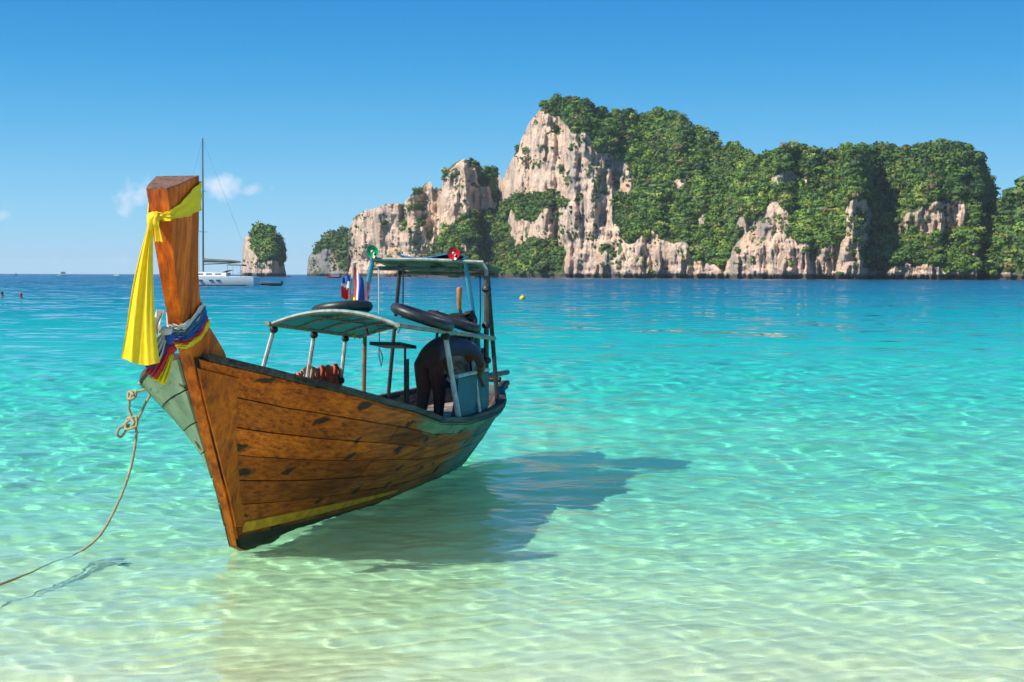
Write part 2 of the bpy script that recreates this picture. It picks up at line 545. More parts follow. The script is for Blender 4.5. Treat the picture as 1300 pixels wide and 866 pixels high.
def sand_material():
    m, N, L, p = newmat('pale_sand')
    g = N.new('ShaderNodeNewGeometry'); P = g.outputs['Position']
    f = noise_node(N, L, P, .8, 6, .6)
    f2 = noise_node(N, L, P, 40, 3, .6)
    c = ramp_node(N, L, f, [(.3, (.74, .67, .50)), (.7, (.85, .79, .62))])
    c = mix_node(N, L, .35, c, ramp_node(N, L, f2, [(.3, (.75, .75, .75)), (.7, (1, 1, 1))]), 'MULTIPLY')
    L.new(c, p.inputs['Base Color']); p.inputs['Roughness'].default_value = 1.0
    L.new(bump_node(N, L, noise_node(N, L, P, 1.0, 4, .55, (1.6, 5, 1)), .05), p.inputs['Normal'])
    return m


M['sand'] = sand_material()


# ------------------------------------------------------------------ sea bed and sea
BEDY = [-6, 3, 6, 8, 10, 12, 15, 18, 25, 45, 100, 300]
BEDZ = [.75, .16, -.09, -.20, -.31, -.44, -.62, -.80, -1.3, -2.2, -3.4, -4.5]
ys = np.concatenate([np.linspace(-6, 60, 190), np.geomspace(62, 9000, 40)])
us = np.linspace(-1, 1, 120)
X = us[None, :] * (20 + ys[:, None].clip(0) * .75)
Y = np.repeat(ys[:, None], len(us), 1)
Z = np.interp(Y - .06 * X, BEDY, BEDZ) + fbm(X * .25, Y * .35, 5, 3) * .05 * np.clip(Y / 12, 0.2, 2)
bed = link('seabed', mesh_np('seabed', np.stack([X, Y, Z], -1), grid_quads(*X.shape)), M['sand'])
tag(bed, 'pale sand bottom sloping down from the beach under the clear water', 'seabed', kind='structure')
bed.cycles.is_caustics_receiver = True

rows = list(np.linspace(2.0, 6.6, 24))
while rows[-1] < 42:
    rows.append(rows[-1] * 1.0030)
while rows[-1] < 110:
    rows.append(rows[-1] * 1.010)
while rows[-1] < 14000:
    rows.append(rows[-1] * 1.035)
rows = np.array(rows)
cols = np.linspace(-.60, .60, 520)
X = cols[None, :] * (rows[:, None] + 4.0)
Y = np.repeat(rows[:, None], len(cols), 1)
Z = np.zeros_like(X)
dy = np.gradient(rows)[:, None] + 0 * Y
WAVES = []
for k in range(110):
    lam = math.exp(rng.uniform(math.log(.13), math.log(2.2)))
    a = math.radians(80) + rng.normal(0, .85)
    amp = .0031 * lam ** 1.0 * rng.uniform(.4, 1.0)
    if lam < .6: amp *= 1.22
    WAVES.append((lam, a, amp, rng.uniform(0, 6.28)))
for lam, a, amp, ph in WAVES:
    att = np.clip((lam / dy - 2.5) / 2, 0, 1)
    kk = 2 * math.pi / lam
    Z += amp * att * np.sin(kk * (math.cos(a) * X + math.sin(a) * Y) + ph)
# calmer and livelier patches
Z *= .75 + .7 * vnoise(X * .22, Y * .16, 77)
far_m = Y[:, 0] > 120
Z[far_m] = 0
sea = link('sea', mesh_np('sea', np.stack([X, Y, Z], -1), grid_quads(*X.shape)), M['sea'])
tag(sea, 'clear turquoise sea turning deep blue towards the horizon', 'sea', kind='structure')
sea.cycles.is_caustics_caster = True


# ------------------------------------------------------------------ islands
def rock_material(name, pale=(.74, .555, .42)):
    m, N, L, p = newmat(name)
    g = N.new('ShaderNodeNewGeometry'); P = g.outputs['Position']
    at_ = N.new('ShaderNodeAttribute'); at_.attribute_name = 'cover'
    sp = N.new('ShaderNodeSeparateColor'); L.new(at_.outputs['Color'], sp.inputs[0])
    big = noise_node(N, L, P, .022, 6, .65)
    streak = noise_node(N, L, P, 1.0, 6, .68, (.16, .16, .022))
    fine = noise_node(N, L, P, .35, 6, .7)
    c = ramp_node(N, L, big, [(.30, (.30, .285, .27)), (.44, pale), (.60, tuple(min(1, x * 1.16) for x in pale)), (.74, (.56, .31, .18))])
    c = mix_node(N, L, .9, c, ramp_node(N, L, streak, [(.28, (.38, .37, .37)), (.42, (.90, .87, .84)), (.62, (1.06, 1.03, 1.0))]), 'MULTIPLY')
    c = mix_node(N, L, .7, c, ramp_node(N, L, fine, [(.3, (.45, .44, .43)), (.5, (1, 1, 1))]), 'MULTIPLY')
    crack = ramp_node(N, L, noise_node(N, L, P, 1.0, 8, .75, (.10, .10, .045)), [(.40, (.24, .23, .24)), (.47, (1, 1, 1))])
    c = mix_node(N, L, .75, c, crack, 'MULTIPLY')
    orange = ramp_node(N, L, noise_node(N, L, P, 1.0, 5, .6, (.05, .05, .018)), [(.52, (0, 0, 0)), (.70, (.8, .8, .8))])
    c = mix_node(N, L, orange, c, (.56, .29, .15))
    grey = ramp_node(N, L, noise_node(N, L, P, 1.0, 6, .65, (.075, .075, .010)), [(.50, (0, 0, 0)), (.66, (.75, .75, .75))])
    c = mix_node(N, L, grey, c, (.26, .25, .245))
    # scrub between the cliffs
    gcol = ramp_node(N, L, fine, [(.3, (.04, .07, .016)), (.6, (.09, .14, .03)), (.8, (.15, .18, .06))])
    fac = ramp_node(N, L, math_node(N, L, 'ADD', sp.outputs['Red'], math_node(N, L, 'MULTIPLY', math_node(N, L, 'SUBTRACT', fine, .5), .9)), [(.45, (0, 0, 0)), (.58, (1, 1, 1))])
    c = mix_node(N, L, fac, c, gcol)
    # dark tide band at the foot
    sz = N.new('ShaderNodeSeparateXYZ'); L.new(P, sz.inputs[0])
    hz = math_node(N, L, 'ADD', sz.outputs['Z'], math_node(N, L, 'MULTIPLY', math_node(N, L, 'SUBTRACT', fine, .5), -5.0))
    td = N.new('ShaderNodeMapRange'); L.new(hz, td.inputs[0])
    td.inputs[1].default_value = 2.0; td.inputs[2].default_value = 4.0; td.inputs[3].default_value = 1; td.inputs[4].default_value = 0
    c = mix_node(N, L, td.outputs[0], c, (.10, .085, .075))
    L.new(c, p.inputs['Base Color']); p.inputs['Roughness'].default_value = .95
    L.new(bump_node(N, L, math_node(N, L, 'ADD', streak, math_node(N, L, 'MULTIPLY', fine, .8)), 3.0), p.inputs['Normal'])
    return m


def leaf_material(name):
    m, N, L, p = newmat(name)
    at_ = N.new('ShaderNodeAttribute'); at_.attribute_name = 'tint'
    L.new(at_.outputs['Color'], p.inputs['Base Color'])
    p.inputs['Roughness'].default_value = .7
    p.inputs['Specular IOR Level'].default_value = .2
    out = N['Material Output']
    tr = N.new('ShaderNodeBsdfTranslucent'); L.new(at_.outputs['Color'], tr.inputs['Color'])
    mx = N.new('ShaderNodeMixShader'); mx.inputs[0].default_value = .2
    L.new(p.outputs[0], mx.inputs[1]); L.new(tr.outputs[0], mx.inputs[2]); L.new(mx.outputs[0], out.inputs['Surface'])
    return m


M['rock'] = rock_material('limestone')
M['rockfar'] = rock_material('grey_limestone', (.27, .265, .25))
M['leaf'] = leaf_material('foliage')
M['trunk'] = simple('tree_bark', (.10, .075, .05), .9, .3, 1.0)


def inpoly(x, y, poly):
    r = np.zeros(x.shape, bool)
    n = len(poly)
    for i in range(n):
        x1, y1 = poly[i]; x2, y2 = poly[(i + 1) % n]
        if y1 == y2: continue
        c = ((y1 > y) != (y2 > y)) & (x < (x2 - x1) * (y - y1) / (y2 - y1) + x1)
        r ^= c
    return r


def blur(A, k):
    for ax in (0, 1):
        B = np.zeros_like(A)
        pad = np.pad(A, [(k, k) if i == ax else (0, 0) for i in (0, 1)], mode='edge')
        for j in range(2 * k + 1):
            B += np.take(pad, range(j, j + A.shape[ax]), axis=ax)
        A = B / (2 * k + 1)
    return A


# crown prototypes: leaf clumps on an uneven shell round a lumpy core
def crown_proto(seed, nleaf=42):
    g = np.random.default_rng(seed)
    V, Q = [], []
    lob = [(g.normal(size=3), g.uniform(.15, .4)) for _ in range(5)]
    lob = [(d / np.linalg.norm(d), a) for d, a in lob]

    def rad(d):
        return .72 + sum(a * max(0, d @ l) ** 3 for l, a in lob)
    # core
    n, m = 5, 3
    ring = []
    for j in range(m + 1):
        ph = -math.pi / 2 + math.pi * j / m
        for k in range(n):
            a = 2 * math.pi * k / n
            d = np.array([math.cos(ph) * math.cos(a), math.cos(ph) * math.sin(a), math.sin(ph)])
            V.append(d * rad(d) * .86)
    for j in range(m):
        for k in range(n):
            Q.append((j * n + k, j * n + (k + 1) % n, (j + 1) * n + (k + 1) % n, (j + 1) * n + k))
    for i in range(nleaf):
        d = g.normal(size=3); d /= np.linalg.norm(d)
        if d[2] < -.35: d[2] = -d[2]
        c = d * rad(d) * g.uniform(.85, 1.12)
        nn = d + g.normal(size=3) * .55; nn /= np.linalg.norm(nn)
        t = np.cross(nn, g.normal(size=3)); t /= np.linalg.norm(t); b = np.cross(nn, t)
        s = g.uniform(.10, .22)
        k = len(V)
        V += [c - t * s - b * s * .8, c + t * s * 1.1 - b * s * .6, c + t * s + b * s * .9, c - t * s * .8 + b * s]
        Q.append((k, k + 1, k + 2, k + 3))
    V = np.array(V); V[:, 2] *= .82
    return V, np.array(Q)


CROWNS = [crown_proto(100 + i) for i in range(6)]
CROWNS_BIG = [crown_proto(200 + i, 220) for i in range(3)]


def crown_colors(n, g):
    base = np.array([(.060, .118, .026), (.085, .155, .028), (.125, .195, .034), (.062, .115, .040), (.175, .22, .045), (.16, .145, .055), (.040, .080, .022)])
    c = base[g.choice(len(base), n, p=[.20, .25, .19, .12, .11, .05, .08])]
    return c * g.uniform(.85, 1.65, (n, 1))


def build_crowns(name, pos, size, g, label, cover):
    V, Q, C = [], [], []
    k = 0
    col = crown_colors(len(pos), g)
    pn_ = fbm(pos[:, 0] * .018, pos[:, 2] * .03 + pos[:, 1] * .004, 17, 3)
    col = col * (1 + .55 * pn_[:, None] * np.array([1.25, 1.0, .7]))
    kinds = g.integers(0, len(CROWNS), len(pos))
    ang = g.uniform(0, 6.283, len(pos))
    for p, s, c, kd, a in zip(pos, size, col, kinds, ang):
        v, q = CROWNS[kd]
        R = np.array([[math.cos(a), -math.sin(a), 0], [math.sin(a), math.cos(a), 0], [0, 0, 1]])
        V.append((v @ R.T) * s + p); Q.append(q + k); k += len(v)
        C.append(np.concatenate([np.repeat(c[None], len(v), 0) * rng.uniform(.8, 1.2, (len(v), 1)), np.ones((len(v), 1))], 1))
    V, Q, C = np.concatenate(V), np.concatenate(Q), np.concatenate(C)
    me = mesh_np(name, V, Q, smooth=False)
    at_ = me.color_attributes.new('tint', 'FLOAT_COLOR', 'POINT')
    at_.data.foreach_set('color', C.astype(np.float32).ravel())
    o = link(name, me, M['leaf'])
    tag(o, label, 'forest', kind='stuff')
    return o


def build_island(name, label, skyline, base_d, rocks, rockmat, shore_y=None, ncol=400, nrow=110, seed=3, flute=9.0, bulge=22.0,
                 patches=.5, toplow=0.0, crowns=0, crown_r=(2.0, 5.0), forest_label=None, vegsteep=.85):
    sx = np.array([p[0] for p in skyline], float); sy = np.array([p[1] for p in skyline], float)
    px = np.linspace(sx[0], sx[-1], ncol)
    rough = fbm(px * .09, px * 0, seed, 4) * 2.2
    top = np.interp(px, sx, sy) + rough + toplow
    D0 = np.interp(px, [b[0] for b in base_d], [b[1] for b in base_d])
    foot = HZ + CAMH * F / D0 + (px - 650) * 0 + .8
    t = np.linspace(0, 1, nrow)
    PX = np.repeat(px[None], nrow, 0)
    PY = foot[None] + (np.minimum(top, foot - 2) - foot)[None] * t[:, None]
    wx = PX + fbm(PX * .05, PY * .05, seed + 9, 4) * 16
    wy = PY + fbm(PX * .05, PY * .05, seed + 19, 4) * 14
    rock = np.zeros(PX.shape)
    for poly in rocks:
        rock[inpoly(wx, wy, poly)] = 1
    rock = (blur(rock, 3) > .3) * 1.0
    n = fbm(PX * .045, PY * .06, seed + 31, 5)
    n = n + .45 * fbm(PX * .16, PY * .2, seed + 37, 3)
    rock[(n > patches + .10) & (rock > 0)] = 0          # scrub on ledges
    veg = 1 - rock
    sv = blur(veg, 4)
    cot = .16 + vegsteep * sv
    # metres up the ray per row
    hgt = (foot[None] - PY) / F * D0[None]
    dh = np.diff(hgt, axis=0, prepend=hgt[:1])
    D = D0[None] + np.cumsum(cot * dh, axis=0)
    big = fbm(PX * .022, PY * .012, seed + 41, 4)
    flu = fbm(PX * .085, PY * .022, seed + 51, 6, .50) - .5 * np.abs(fbm(PX * .15, PY * .03, seed + 55, 3))
    led = fbm(PX * .05, PY * .14, seed + 61, 4)
    D = D - bulge * big - flute * flu * (0.35 + .9 * (1 - sv)) - 2.5 * led * (1 - sv)
    # undercut notch at the tide line
    D = D + 6 * np.clip(1 - hgt / 4.0, 0, 1) * (hgt > 0)
    c, s = math.cos(PITCH), math.sin(PITCH)
    dz = (433 - PY) / F
    rx, ry, rz = (PX - 650) / F, c + dz * s, -s + dz * c
    P = np.stack([rx / ry * D, D, CAMH + rz / ry * D], -1)
    P[0, :, 2] = -3
    front = P.copy()
    # the back of the island: roll over and down to the sea
    back = []
    for k, (dd, zz) in enumerate(((25, .97), (70, .80), (150, .45), (230, -.02))):
        q = P[-1].copy()
        q[:, 1] += dd; q[:, 0] *= (q[:, 1] / P[-1][:, 1])
        q[:, 2] = q[:, 2] * zz + fbm(px * .08, px * 0 + k, seed + 71, 3) * 3
        back.append(q)
    P = np.concatenate([P, np.stack(back)], 0)
    me = mesh_np(name, P, grid_quads(*P.shape[:2]))
    at_ = me.color_attributes.new('cover', 'FLOAT_COLOR', 'POINT')
    cv = np.concatenate([blur(veg, 1), np.ones((4, ncol))], 0)
    C = np.stack([cv, cv, cv, np.ones_like(cv)], -1)
    at_.data.foreach_set('color', C.astype(np.float32).ravel())
    o = link(name, me, rockmat)
    tag(o, label, 'island', kind='structure')
    if crowns:
        g = np.random.default_rng(seed + 5)
        wgt = (blur(veg, 2) > .78) * (hgt > 5) * (np.abs(foot - top)[None] / nrow)
        wgt = wgt * (.5 + vnoise(PX * .06, PY * .08, seed + 91))
        wgt[-4:] *= np.where(px < 640, .35, 1.3)[None]
        wgt = wgt.ravel() / wgt.sum()
        idx = g.choice(wgt.size, crowns, p=wgt)
        pos = front.reshape(-1, 3)[idx] + g.normal(0, 1.0, (crowns, 3))
        size = g.uniform(crown_r[0], crown_r[1], crowns) * g.choice([.7, 1, 1.25], crowns, p=[.4, .45, .15])
        size *= (.7 + .6 * sv.ravel()[idx])
        pos[:, 2] += size * .25
        # shrubs rooted in cracks of the cliffs
        ns = crowns // 12
        wr = ((veg < .5) & (hgt > 8)) * (np.abs(foot - top)[None] / nrow) * np.clip(vnoise(PX * .09, PY * .09, seed + 97) - .5, 0, 1)
        if wr.sum() > 0:
            ix = g.choice(wr.size, ns, p=wr.ravel() / wr.sum())
            pos = np.concatenate([pos, front.reshape(-1, 3)[ix] + g.normal(0, .5, (ns, 3))])
            size = np.concatenate([size, g.uniform(.7, 2.0, ns)])
        build_crowns('forest', pos, size, g, forest_label, None)
    return front, veg, PX, PY, hgt


def C5(x, y): return (380 + x / 2.955, 110 + y / 2.955)
def C6(x, y): return (800 + x / 2.6, 120 + y / 2.6)


SKY_MAIN = [(441, 340), (441.5, 292), (444, 283), (451, 269), (468, 262), (498, 254), (510, 255), (525, 240), (541, 228), (546, 226), (550, 236), (560, 236),
            (563, 217), (573, 206), (583, 199), (602, 198), (606, 208), (611, 212), (630, 210), (634, 217), (637, 224), (644, 208), (657, 181), (671, 151), (685, 134), (708, 122), (732, 122),
            (752, 132), (774, 142), (786, 140), (806, 142), (820, 146), (838, 141), (858, 145), (888, 162), (915, 183), (931, 182), (942, 191), (958, 199), (969, 197),
            (996, 187), (1011, 183), (1031, 189), (1050, 195), (1069, 186), (1108, 185), (1135, 187), (1169, 184), (1204, 181), (1231, 187), (1246, 199),
            (1249, 214), (1257, 225), (1260, 243), (1264, 270), (1268, 320)]
BASE_MAIN = [(441, 1390), (480, 1330), (520, 1300), (556, 1270), (563, 1225), (603, 1205), (608, 1228), (632, 1225), (642, 1190), (690, 1130), (770, 1085),
             (860, 1040), (925, 1000), (935, 965), (1000, 925), (1092, 895), (1104, 935), (1150, 915), (1240, 885), (1252, 950), (1268, 1000)]
ROCKS_MAIN = [
    [(436, 352), (438, 285), (452, 268), (470, 264), (500, 258), (525, 243), (546, 228), (556, 246), (561, 240), (566, 218), (584, 206), (598, 207), (606, 225),
     (618, 246), (626, 262), (600, 272), (570, 288), (548, 300), (534, 322), (524, 352)],
    [C5(*p) for p in ((735, 400), (735, 365), (780, 300), (825, 205), (860, 130), (905, 90), (950, 100), (1000, 150), (1020, 190), (1110, 200), (1110, 255), (1170, 285), (1235, 310),
                      (1255, 340), (1250, 385), (1180, 400), (1185, 500), (1225, 590), (1310, 612), (1310, 720), (990, 720), (1010, 600), (960, 560), (860, 565), (855, 500),
                      (900, 470), (1000, 440), (1010, 400), (950, 410), (935, 370), (850, 385), (800, 410))],
    [C6(*p) for p in ((-5, 520), (30, 490), (70, 458), (95, 470), (130, 495), (190, 482), (210, 530), (245, 560), (330, 575), (340, 520), (362, 430), (385, 400), (440, 400), (462, 350), (490, 360), (505, 395),
                      (500, 450), (530, 490), (610, 505), (700, 480), (718, 400), (740, 330), (782, 360), (790, 440), (772, 550), (745, 625), (-5, 625))],
    [C6(*p) for p in ((888, 415), (960, 370), (1090, 350), (1102, 400), (1050, 440), (960, 462), (900, 458))],
    [C6(*p) for p in ((468, 285), (520, 255), (572, 270), (560, 295), (480, 302))],
    [C6(*p) for p in ((1125, 505), (1180, 478), (1212, 510), (1205, 580), (1150, 545))],
    [C6(*p) for p in ((740, 620), (760, 580), (850, 570), (950, 560), (1000, 580), (1060, 590), (1180, 585), (1215, 620))],
    [C6(*p) for p in ((0, 260), (20, 260), (22, 320), (0, 320))], [C6(*p) for p in ((150, 270), (175, 260), (178, 310), (155, 310))],
    [C6(*p) for p in ((90, 365), (125, 365), (122, 390), (92, 388))], [C6(*p) for p in ((230, 380), (255, 400), (250, 440), (232, 430))],
    [(640, 245), (655, 275), (665, 290), (660, 305), (650, 300)], [(655, 310), (668, 300), (672, 312), (660, 320)], [C5(*p) for p in ((590, 590), (630, 580), (625, 610), (600, 612))],
]
fr_main = build_island('limestone_island', 'steep limestone island with pale cliffs and dense green forest', SKY_MAIN, BASE_MAIN, ROCKS_MAIN, M['rock'],
                       ncol=820, nrow=170, seed=3, crowns=10500, crown_r=(1.25, 3.6), toplow=4.5, patches=.36, forest_label='dense green forest covering the slopes of the cliff island')
build_island('headland', 'low wooded hillside at the shore beyond the cliff island', [(1256, 349), (1258, 300), (1265, 254), (1275, 252), (1285, 247), (1300, 238), (1330, 226), (1380, 222), (1430, 232), (1500, 260), (1560, 330)],
             [(1256, 900), (1300, 845), (1400, 820), (1560, 900)], [[(1270, 360), (1275, 346), (1310, 349), (1400, 345), (1560, 350), (1560, 360)]], M['rock'], ncol=170, nrow=90, seed=23, crowns=1500, toplow=4, patches=.5,
             crown_r=(2.4, 5.2), forest_label='green forest on the low shore beside the cliff island')
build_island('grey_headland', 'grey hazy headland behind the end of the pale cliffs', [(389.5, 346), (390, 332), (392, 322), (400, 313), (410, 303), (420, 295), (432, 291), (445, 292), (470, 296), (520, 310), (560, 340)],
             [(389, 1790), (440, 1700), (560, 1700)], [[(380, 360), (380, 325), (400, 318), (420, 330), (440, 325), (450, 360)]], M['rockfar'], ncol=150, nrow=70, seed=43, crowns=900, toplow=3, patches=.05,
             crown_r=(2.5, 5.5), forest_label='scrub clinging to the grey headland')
build_island('rock_islet', 'small rock islet with a pale cliff and a green cap', [(307, 346), (307.5, 335), (308, 318), (310, 304), (318, 296), (327, 292), (333, 290), (340, 293), (348, 300), (353, 308), (358, 322), (361, 338), (363, 347)],
             [(307, 1480), (325, 1400), (345, 1390), (363, 1450)], [[(300, 360), (304, 300), (314, 297), (319, 306), (322, 318), (334, 333), (346, 335), (366, 338), (368, 360)]], M['rock'], ncol=90, nrow=80, seed=63, crowns=420, patches=.6,
             bulge=8, flute=6, crown_r=(2.2, 4.6), forest_label='green trees capping the small rock islet')

# single trees that stand out along the ridge and the shore
def crown_mesh(i):
    v, q = CROWNS_BIG[i]
    me = mesh_np('crown', v, q, smooth=False)
    at_ = me.color_attributes.new('tint', 'FLOAT_COLOR', 'POINT')
    c = crown_colors(1, rng)[0]
    C = np.concatenate([np.repeat(c[None], len(v), 0) * rng.uniform(.75, 1.25, (len(v), 1)), np.ones((len(v), 1))], 1)
    at_.data.foreach_set('color', C.astype(np.float32).ravel())
    me.materials.append(M['leaf'])
    return me


crown_meshes = [crown_mesh(i % 3) for i in range(9)]
tb = MB().tube([(0, 0, -1.4), (.03, .02, -.5), (0, .03, .1)], [.09, .06, .03], 6)
tb.tube([(.02, .02, -.6), (.3, .1, -.1)], [.04, .02], 5).tube([(.02, .02, -.5), (-.28, -.1, .0)], [.04, .02], 5)
trunk_me = tb.mesh('trunk'); trunk_me.materials.append(M['trunk'])
g = np.random.default_rng(5)
front, veg, PX, PY, hgt = fr_main


def ridge_tree(px, r, row=-1, lift=.5):
    j = int(np.argmin(np.abs(PX[0] - px)))
    p = front[row, j]
    o = bpy.data.objects.new('island_tree', None); COL.objects.link(o)
    o.location = (p[0], p[1], p[2] + r * lift); o.scale = (r, r, r); o.rotation_euler = (0, 0, g.uniform(0, 6.28))
    o.empty_display_size = .3
    if row == -1:
        tag(o, 'single broad tree standing out on the skyline ridge of the cliff island', 'tree', 'trees on the island skyline')
    else:
        tag(o, 'single green tree at the foot of the cliff island, just above its shore rocks', 'tree', 'trees along the island shore')
    link('crown', crown_meshes[g.integers(0, 9)], None, o)
    link('trunk', trunk_me, None, o)


for px in (688, 703, 722, 742, 765, 781, 797, 822, 842, 868, 885, 905, 927, 938, 952, 968, 985, 1003, 1018, 1036, 1060, 1075, 1093, 1112, 1130, 1150, 1172, 1190, 1210, 1228, 1243):
    ridge_tree(px, g.uniform(2.4, 4.2))
for px in (1115, 1128, 1140, 1150, 1163, 1176, 1190, 1203, 1216, 1230, 1242, 560, 575, 590, 607, 625, 640, 655, 672, 690, 705):
    j = int(np.argmin(np.abs(PX[0] - px)))
    ok = np.where((veg[:, j] > .5) & (hgt[:, j] > 9))[0]
    if len(ok): ridge_tree(px, g.uniform(3.6, 5.6), int(ok[0] + g.integers(0, 14)), .3)

# ------------------------------------------------------------------ the long-tail boat
# boat frame: x across (towards the open sea side), y from stem foot to stern, z up; 1 unit = K metres
K = 1.15
TH = math.radians(15)
FOOT = at(297, 697, 10.30874 * K)
FOOT.z = 0.0
bow_x, bow_y = FOOT.x, FOOT.y


def bworld(b, s, z):
    c, n = math.cos(TH), math.sin(TH)
    return Vector((bow_x + K * (b * c + s * n), bow_y + K * (-b * n + s * c), K * z))


def bthing(name, label, cat, base, group=None):
    """an Empty at a thing's base, turned with the boat; base in boat units (b, s, z)"""
    o = bpy.data.objects.new(name, None); COL.objects.link(o)
    o.empty_display_size = .2
    o.location = bworld(*base); o.rotation_euler = (0, 0, -TH)
    o['_b'] = base
    return tag(o, label, cat, group)


def part(name, mb, mat, parent, smooth=True, sharp=.7):
    """mesh part of a boat-frame thing; mb in boat units"""
    root = parent
    while root.parent: root = root.parent
    me = mb.mesh(name, root['_b'], K, smooth, sharp)
    return link(name, me, mat, parent)


def bmesh_thing(name, label, cat, mb, mat, base, group=None, smooth=True):
    me = mb.mesh(name, base, K, smooth)
    o = link(name, me, mat)
    o.location = bworld(*base); o.rotation_euler = (0, 0, -TH)
    return tag(o, label, cat, group)


boat = bthing('longtail_boat', 'wooden long-tail boat with a tall prow and canopy floating in the shallows', 'boat', (0, 0, 0))

SH_S = [-1.1, -.85, -.70, -.5, -.15, .32, .87, 1.53, 2.4, 3.25, 4.1, 4.6, 5.5, 6.35]
SH_Z = [1.54, 1.49, 1.445, 1.355, 1.225, 1.105, .995, .880, .705, .625, .620, .645, .685, .735]
ST_Z = [-.25, 0, .43, .80, 1.18, 1.46, 1.73, 2.10, 2.45, 2.55]
ST_S = [.16, 0, -.19, -.38, -.58, -.70, -.87, -.98, -1.05, -1.075]


def sm(x): return max(0.0, min(1.0, x)) ** 2 * (3 - 2 * max(0.0, min(1.0, x)))
def sheer(s): return float(np.interp(s, SH_S, SH_Z))
def keel(s): return -.20 + .40 * sm((s - 4.6) / 1.75) ** 1.5
def rowz(s, v): return keel(s) + (sheer(s) - keel(s)) * v


_s0 = {}


def row_start(v):
    k = round(v, 4)
    if k not in _s0:
        a, b = -1.0, .4
        for _ in range(40):
            mid = (a + b) / 2
            if float(np.interp(rowz(mid, v), ST_Z, ST_S)) > mid: a = mid
            else: b = mid
        _s0[k] = (a + b) / 2
    return _s0[k]


def hb(s, v):
    """half beam of hull row v at station s"""
    s0 = row_start(v)
    g = max(v, 0.001) ** (.88 - .16 * sm((s - .5) / 3))
    T = 1.38 + 1.75 * (1 - v)
    x = max(0.0, min(1.0, (s - s0) / T))
    e = 1 - (1 - x) ** 2.5
    st = 1 - (.60 + .2 * (1 - v)) * sm((s - 3.9) / 2.5) ** 1.5
    return .035 + (.835 - .075 * sm((s - 1.2) / 2.2)) * g * e * st


def hullp(s, v, side, off=0.0):
    b = hb(s, v)
    d = (hb(s + .02, v) - hb(s - .02, v)) / .04 if s > row_start(v) + .03 else .5
    n = 1 / math.sqrt(1 + d * d + .6)
    return (side * (b + off * n * 1.25), s - off * n * d, rowz(s, v) - off * n * .55)


VE = [0.0, .13, .26, .385, .51, .635, .76, .885, 1.0]
S_END = 6.35


def rowpts(v, n, sA=None, sB=S_END):
    s0 = row_start(v) if sA is None else sA
    return [s0 + (sB - s0) * (i / (n - 1)) ** 1.25 for i in range(n)]


# hull body: dark seams show between the planks, pale-brown ceiling planks inside
body = MB()
for side in (1, -1):
    A, B = [], []
    for j in range(13):
        v = j / 12
        ss = rowpts(v, 34)
        ra = [hullp(s, v, side, -.004) for s in ss]
        rb = [hullp(s, v, side, -.045) for s in ss]
        A.append(ra if side > 0 else ra); B.append(rb)
    if side < 0:
        A, B = [r[::-1] for r in A], [r[::-1] for r in B]
    body.solid(A, B)
hull = part('hull', body, M['seam'], boat)


def paint_attr(o, mb, side):
    me = o.data
    at_ = me.color_attributes.new('paint', 'FLOAT_COLOR', 'POINT')
    C = []
    for (b, s, z) in mb.v:
        v = (z - keel(s)) / (sheer(s) - keel(s))
        if side > 0:
            green = .62 * sm((v - .80) / .14) * sm((s - .6) / 1.6) + .20 * sm((s - 1.6) / 2.4)
            blue = .74 * sm((s - 2.4) / 2.2)
        else:
            green = .72 - .3 * sm((1.2 - s) / 1.5) * 0
            blue = .25 * sm((s - 3) / 2)
        bot = .75 * sm((.10 - .06 * sm(s / 2) - z) / .05)
        C += [green, bot, blue, 1.0]
    at_.data.foreach_set('color', C)


prng = random.Random(4)
for side in (1, -1):
    for j in range(len(VE) - 1):
        va, vb = VE[j] + .0028, VE[j + 1] - .0028
        if j == 0: va = VE[0]
        cuts = [None, 1.2 + prng.uniform(-.35, .5), 3.1 + prng.uniform(-.4, .5), 4.9 + prng.uniform(-.2, .3), S_END]
        for k in range(4):
            vm = (va + vb) / 2
            proud = .010 + prng.uniform(-.0025, .0025)
            n = 11 if k == 0 else 7
            A, B = [], []
            for v in (va, vm, vb):
                sa = (row_start(v) + .03) if k == 0 else cuts[k] + .004
                ss = rowpts(v, n, sa, cuts[k + 1] - (.004 if k < 3 else 0))
                A.append([hullp(s, v, side, proud) for s in ss]); B.append([hullp(s, v, side, -.012) for s in ss])
            if side < 0:
                A, B = [r[::-1] for r in A], [r[::-1] for r in B]
            mb = MB().solid(A, B)
            o = part('plank', mb, M['plank'], hull)
            paint_attr(o, mb, side)

# inner ceiling and ribs
for side in (1, -1):
    A, B = [], []
    for v in (.3, .5, .7, .86, .97):
        ss = rowpts(v, 22, .2, 6.25)
        A.append([hullp(s, v, side, -.05) for s in ss]); B.append([hullp(s, v, side, -.06) for s in ss])
    if side > 0:
        A, B = [r[::-1] for r in A], [r[::-1] for r in B]
    part('inner_planking', MB().solid(B, A), M['liner'], hull)
for s in (.4, 1.0, 1.6, 2.2, 2.8, 3.4):
    for side in (1, -1):
        pth = [Vector(hullp(s, v, side, -.085)) for v in (.35, .5, .65, .8, .95)]
        part('rib', MB().tube(pth, .028, 6), M['liner'], hull)

# transom
tv = [hullp(S_END, v, 1, .010) for v in (0, .13, .26, .4, .55, .7, .85, 1.0)]
front = tv + [(-p[0], p[1], p[2]) for p in reversed(tv)]
n = len(front)
mb = MB().add([(p[0], p[1] - .03, p[2]) for p in front] + [(p[0], p[1] + .015, p[2]) for p in front],
              [tuple(reversed(range(n))), tuple(range(n, 2 * n))] + [(i, (i + 1) % n, n + (i + 1) % n, n + i) for i in range(n)])
o = part('transom', mb, M['plank'], hull)
paint_attr(o, mb, 1)

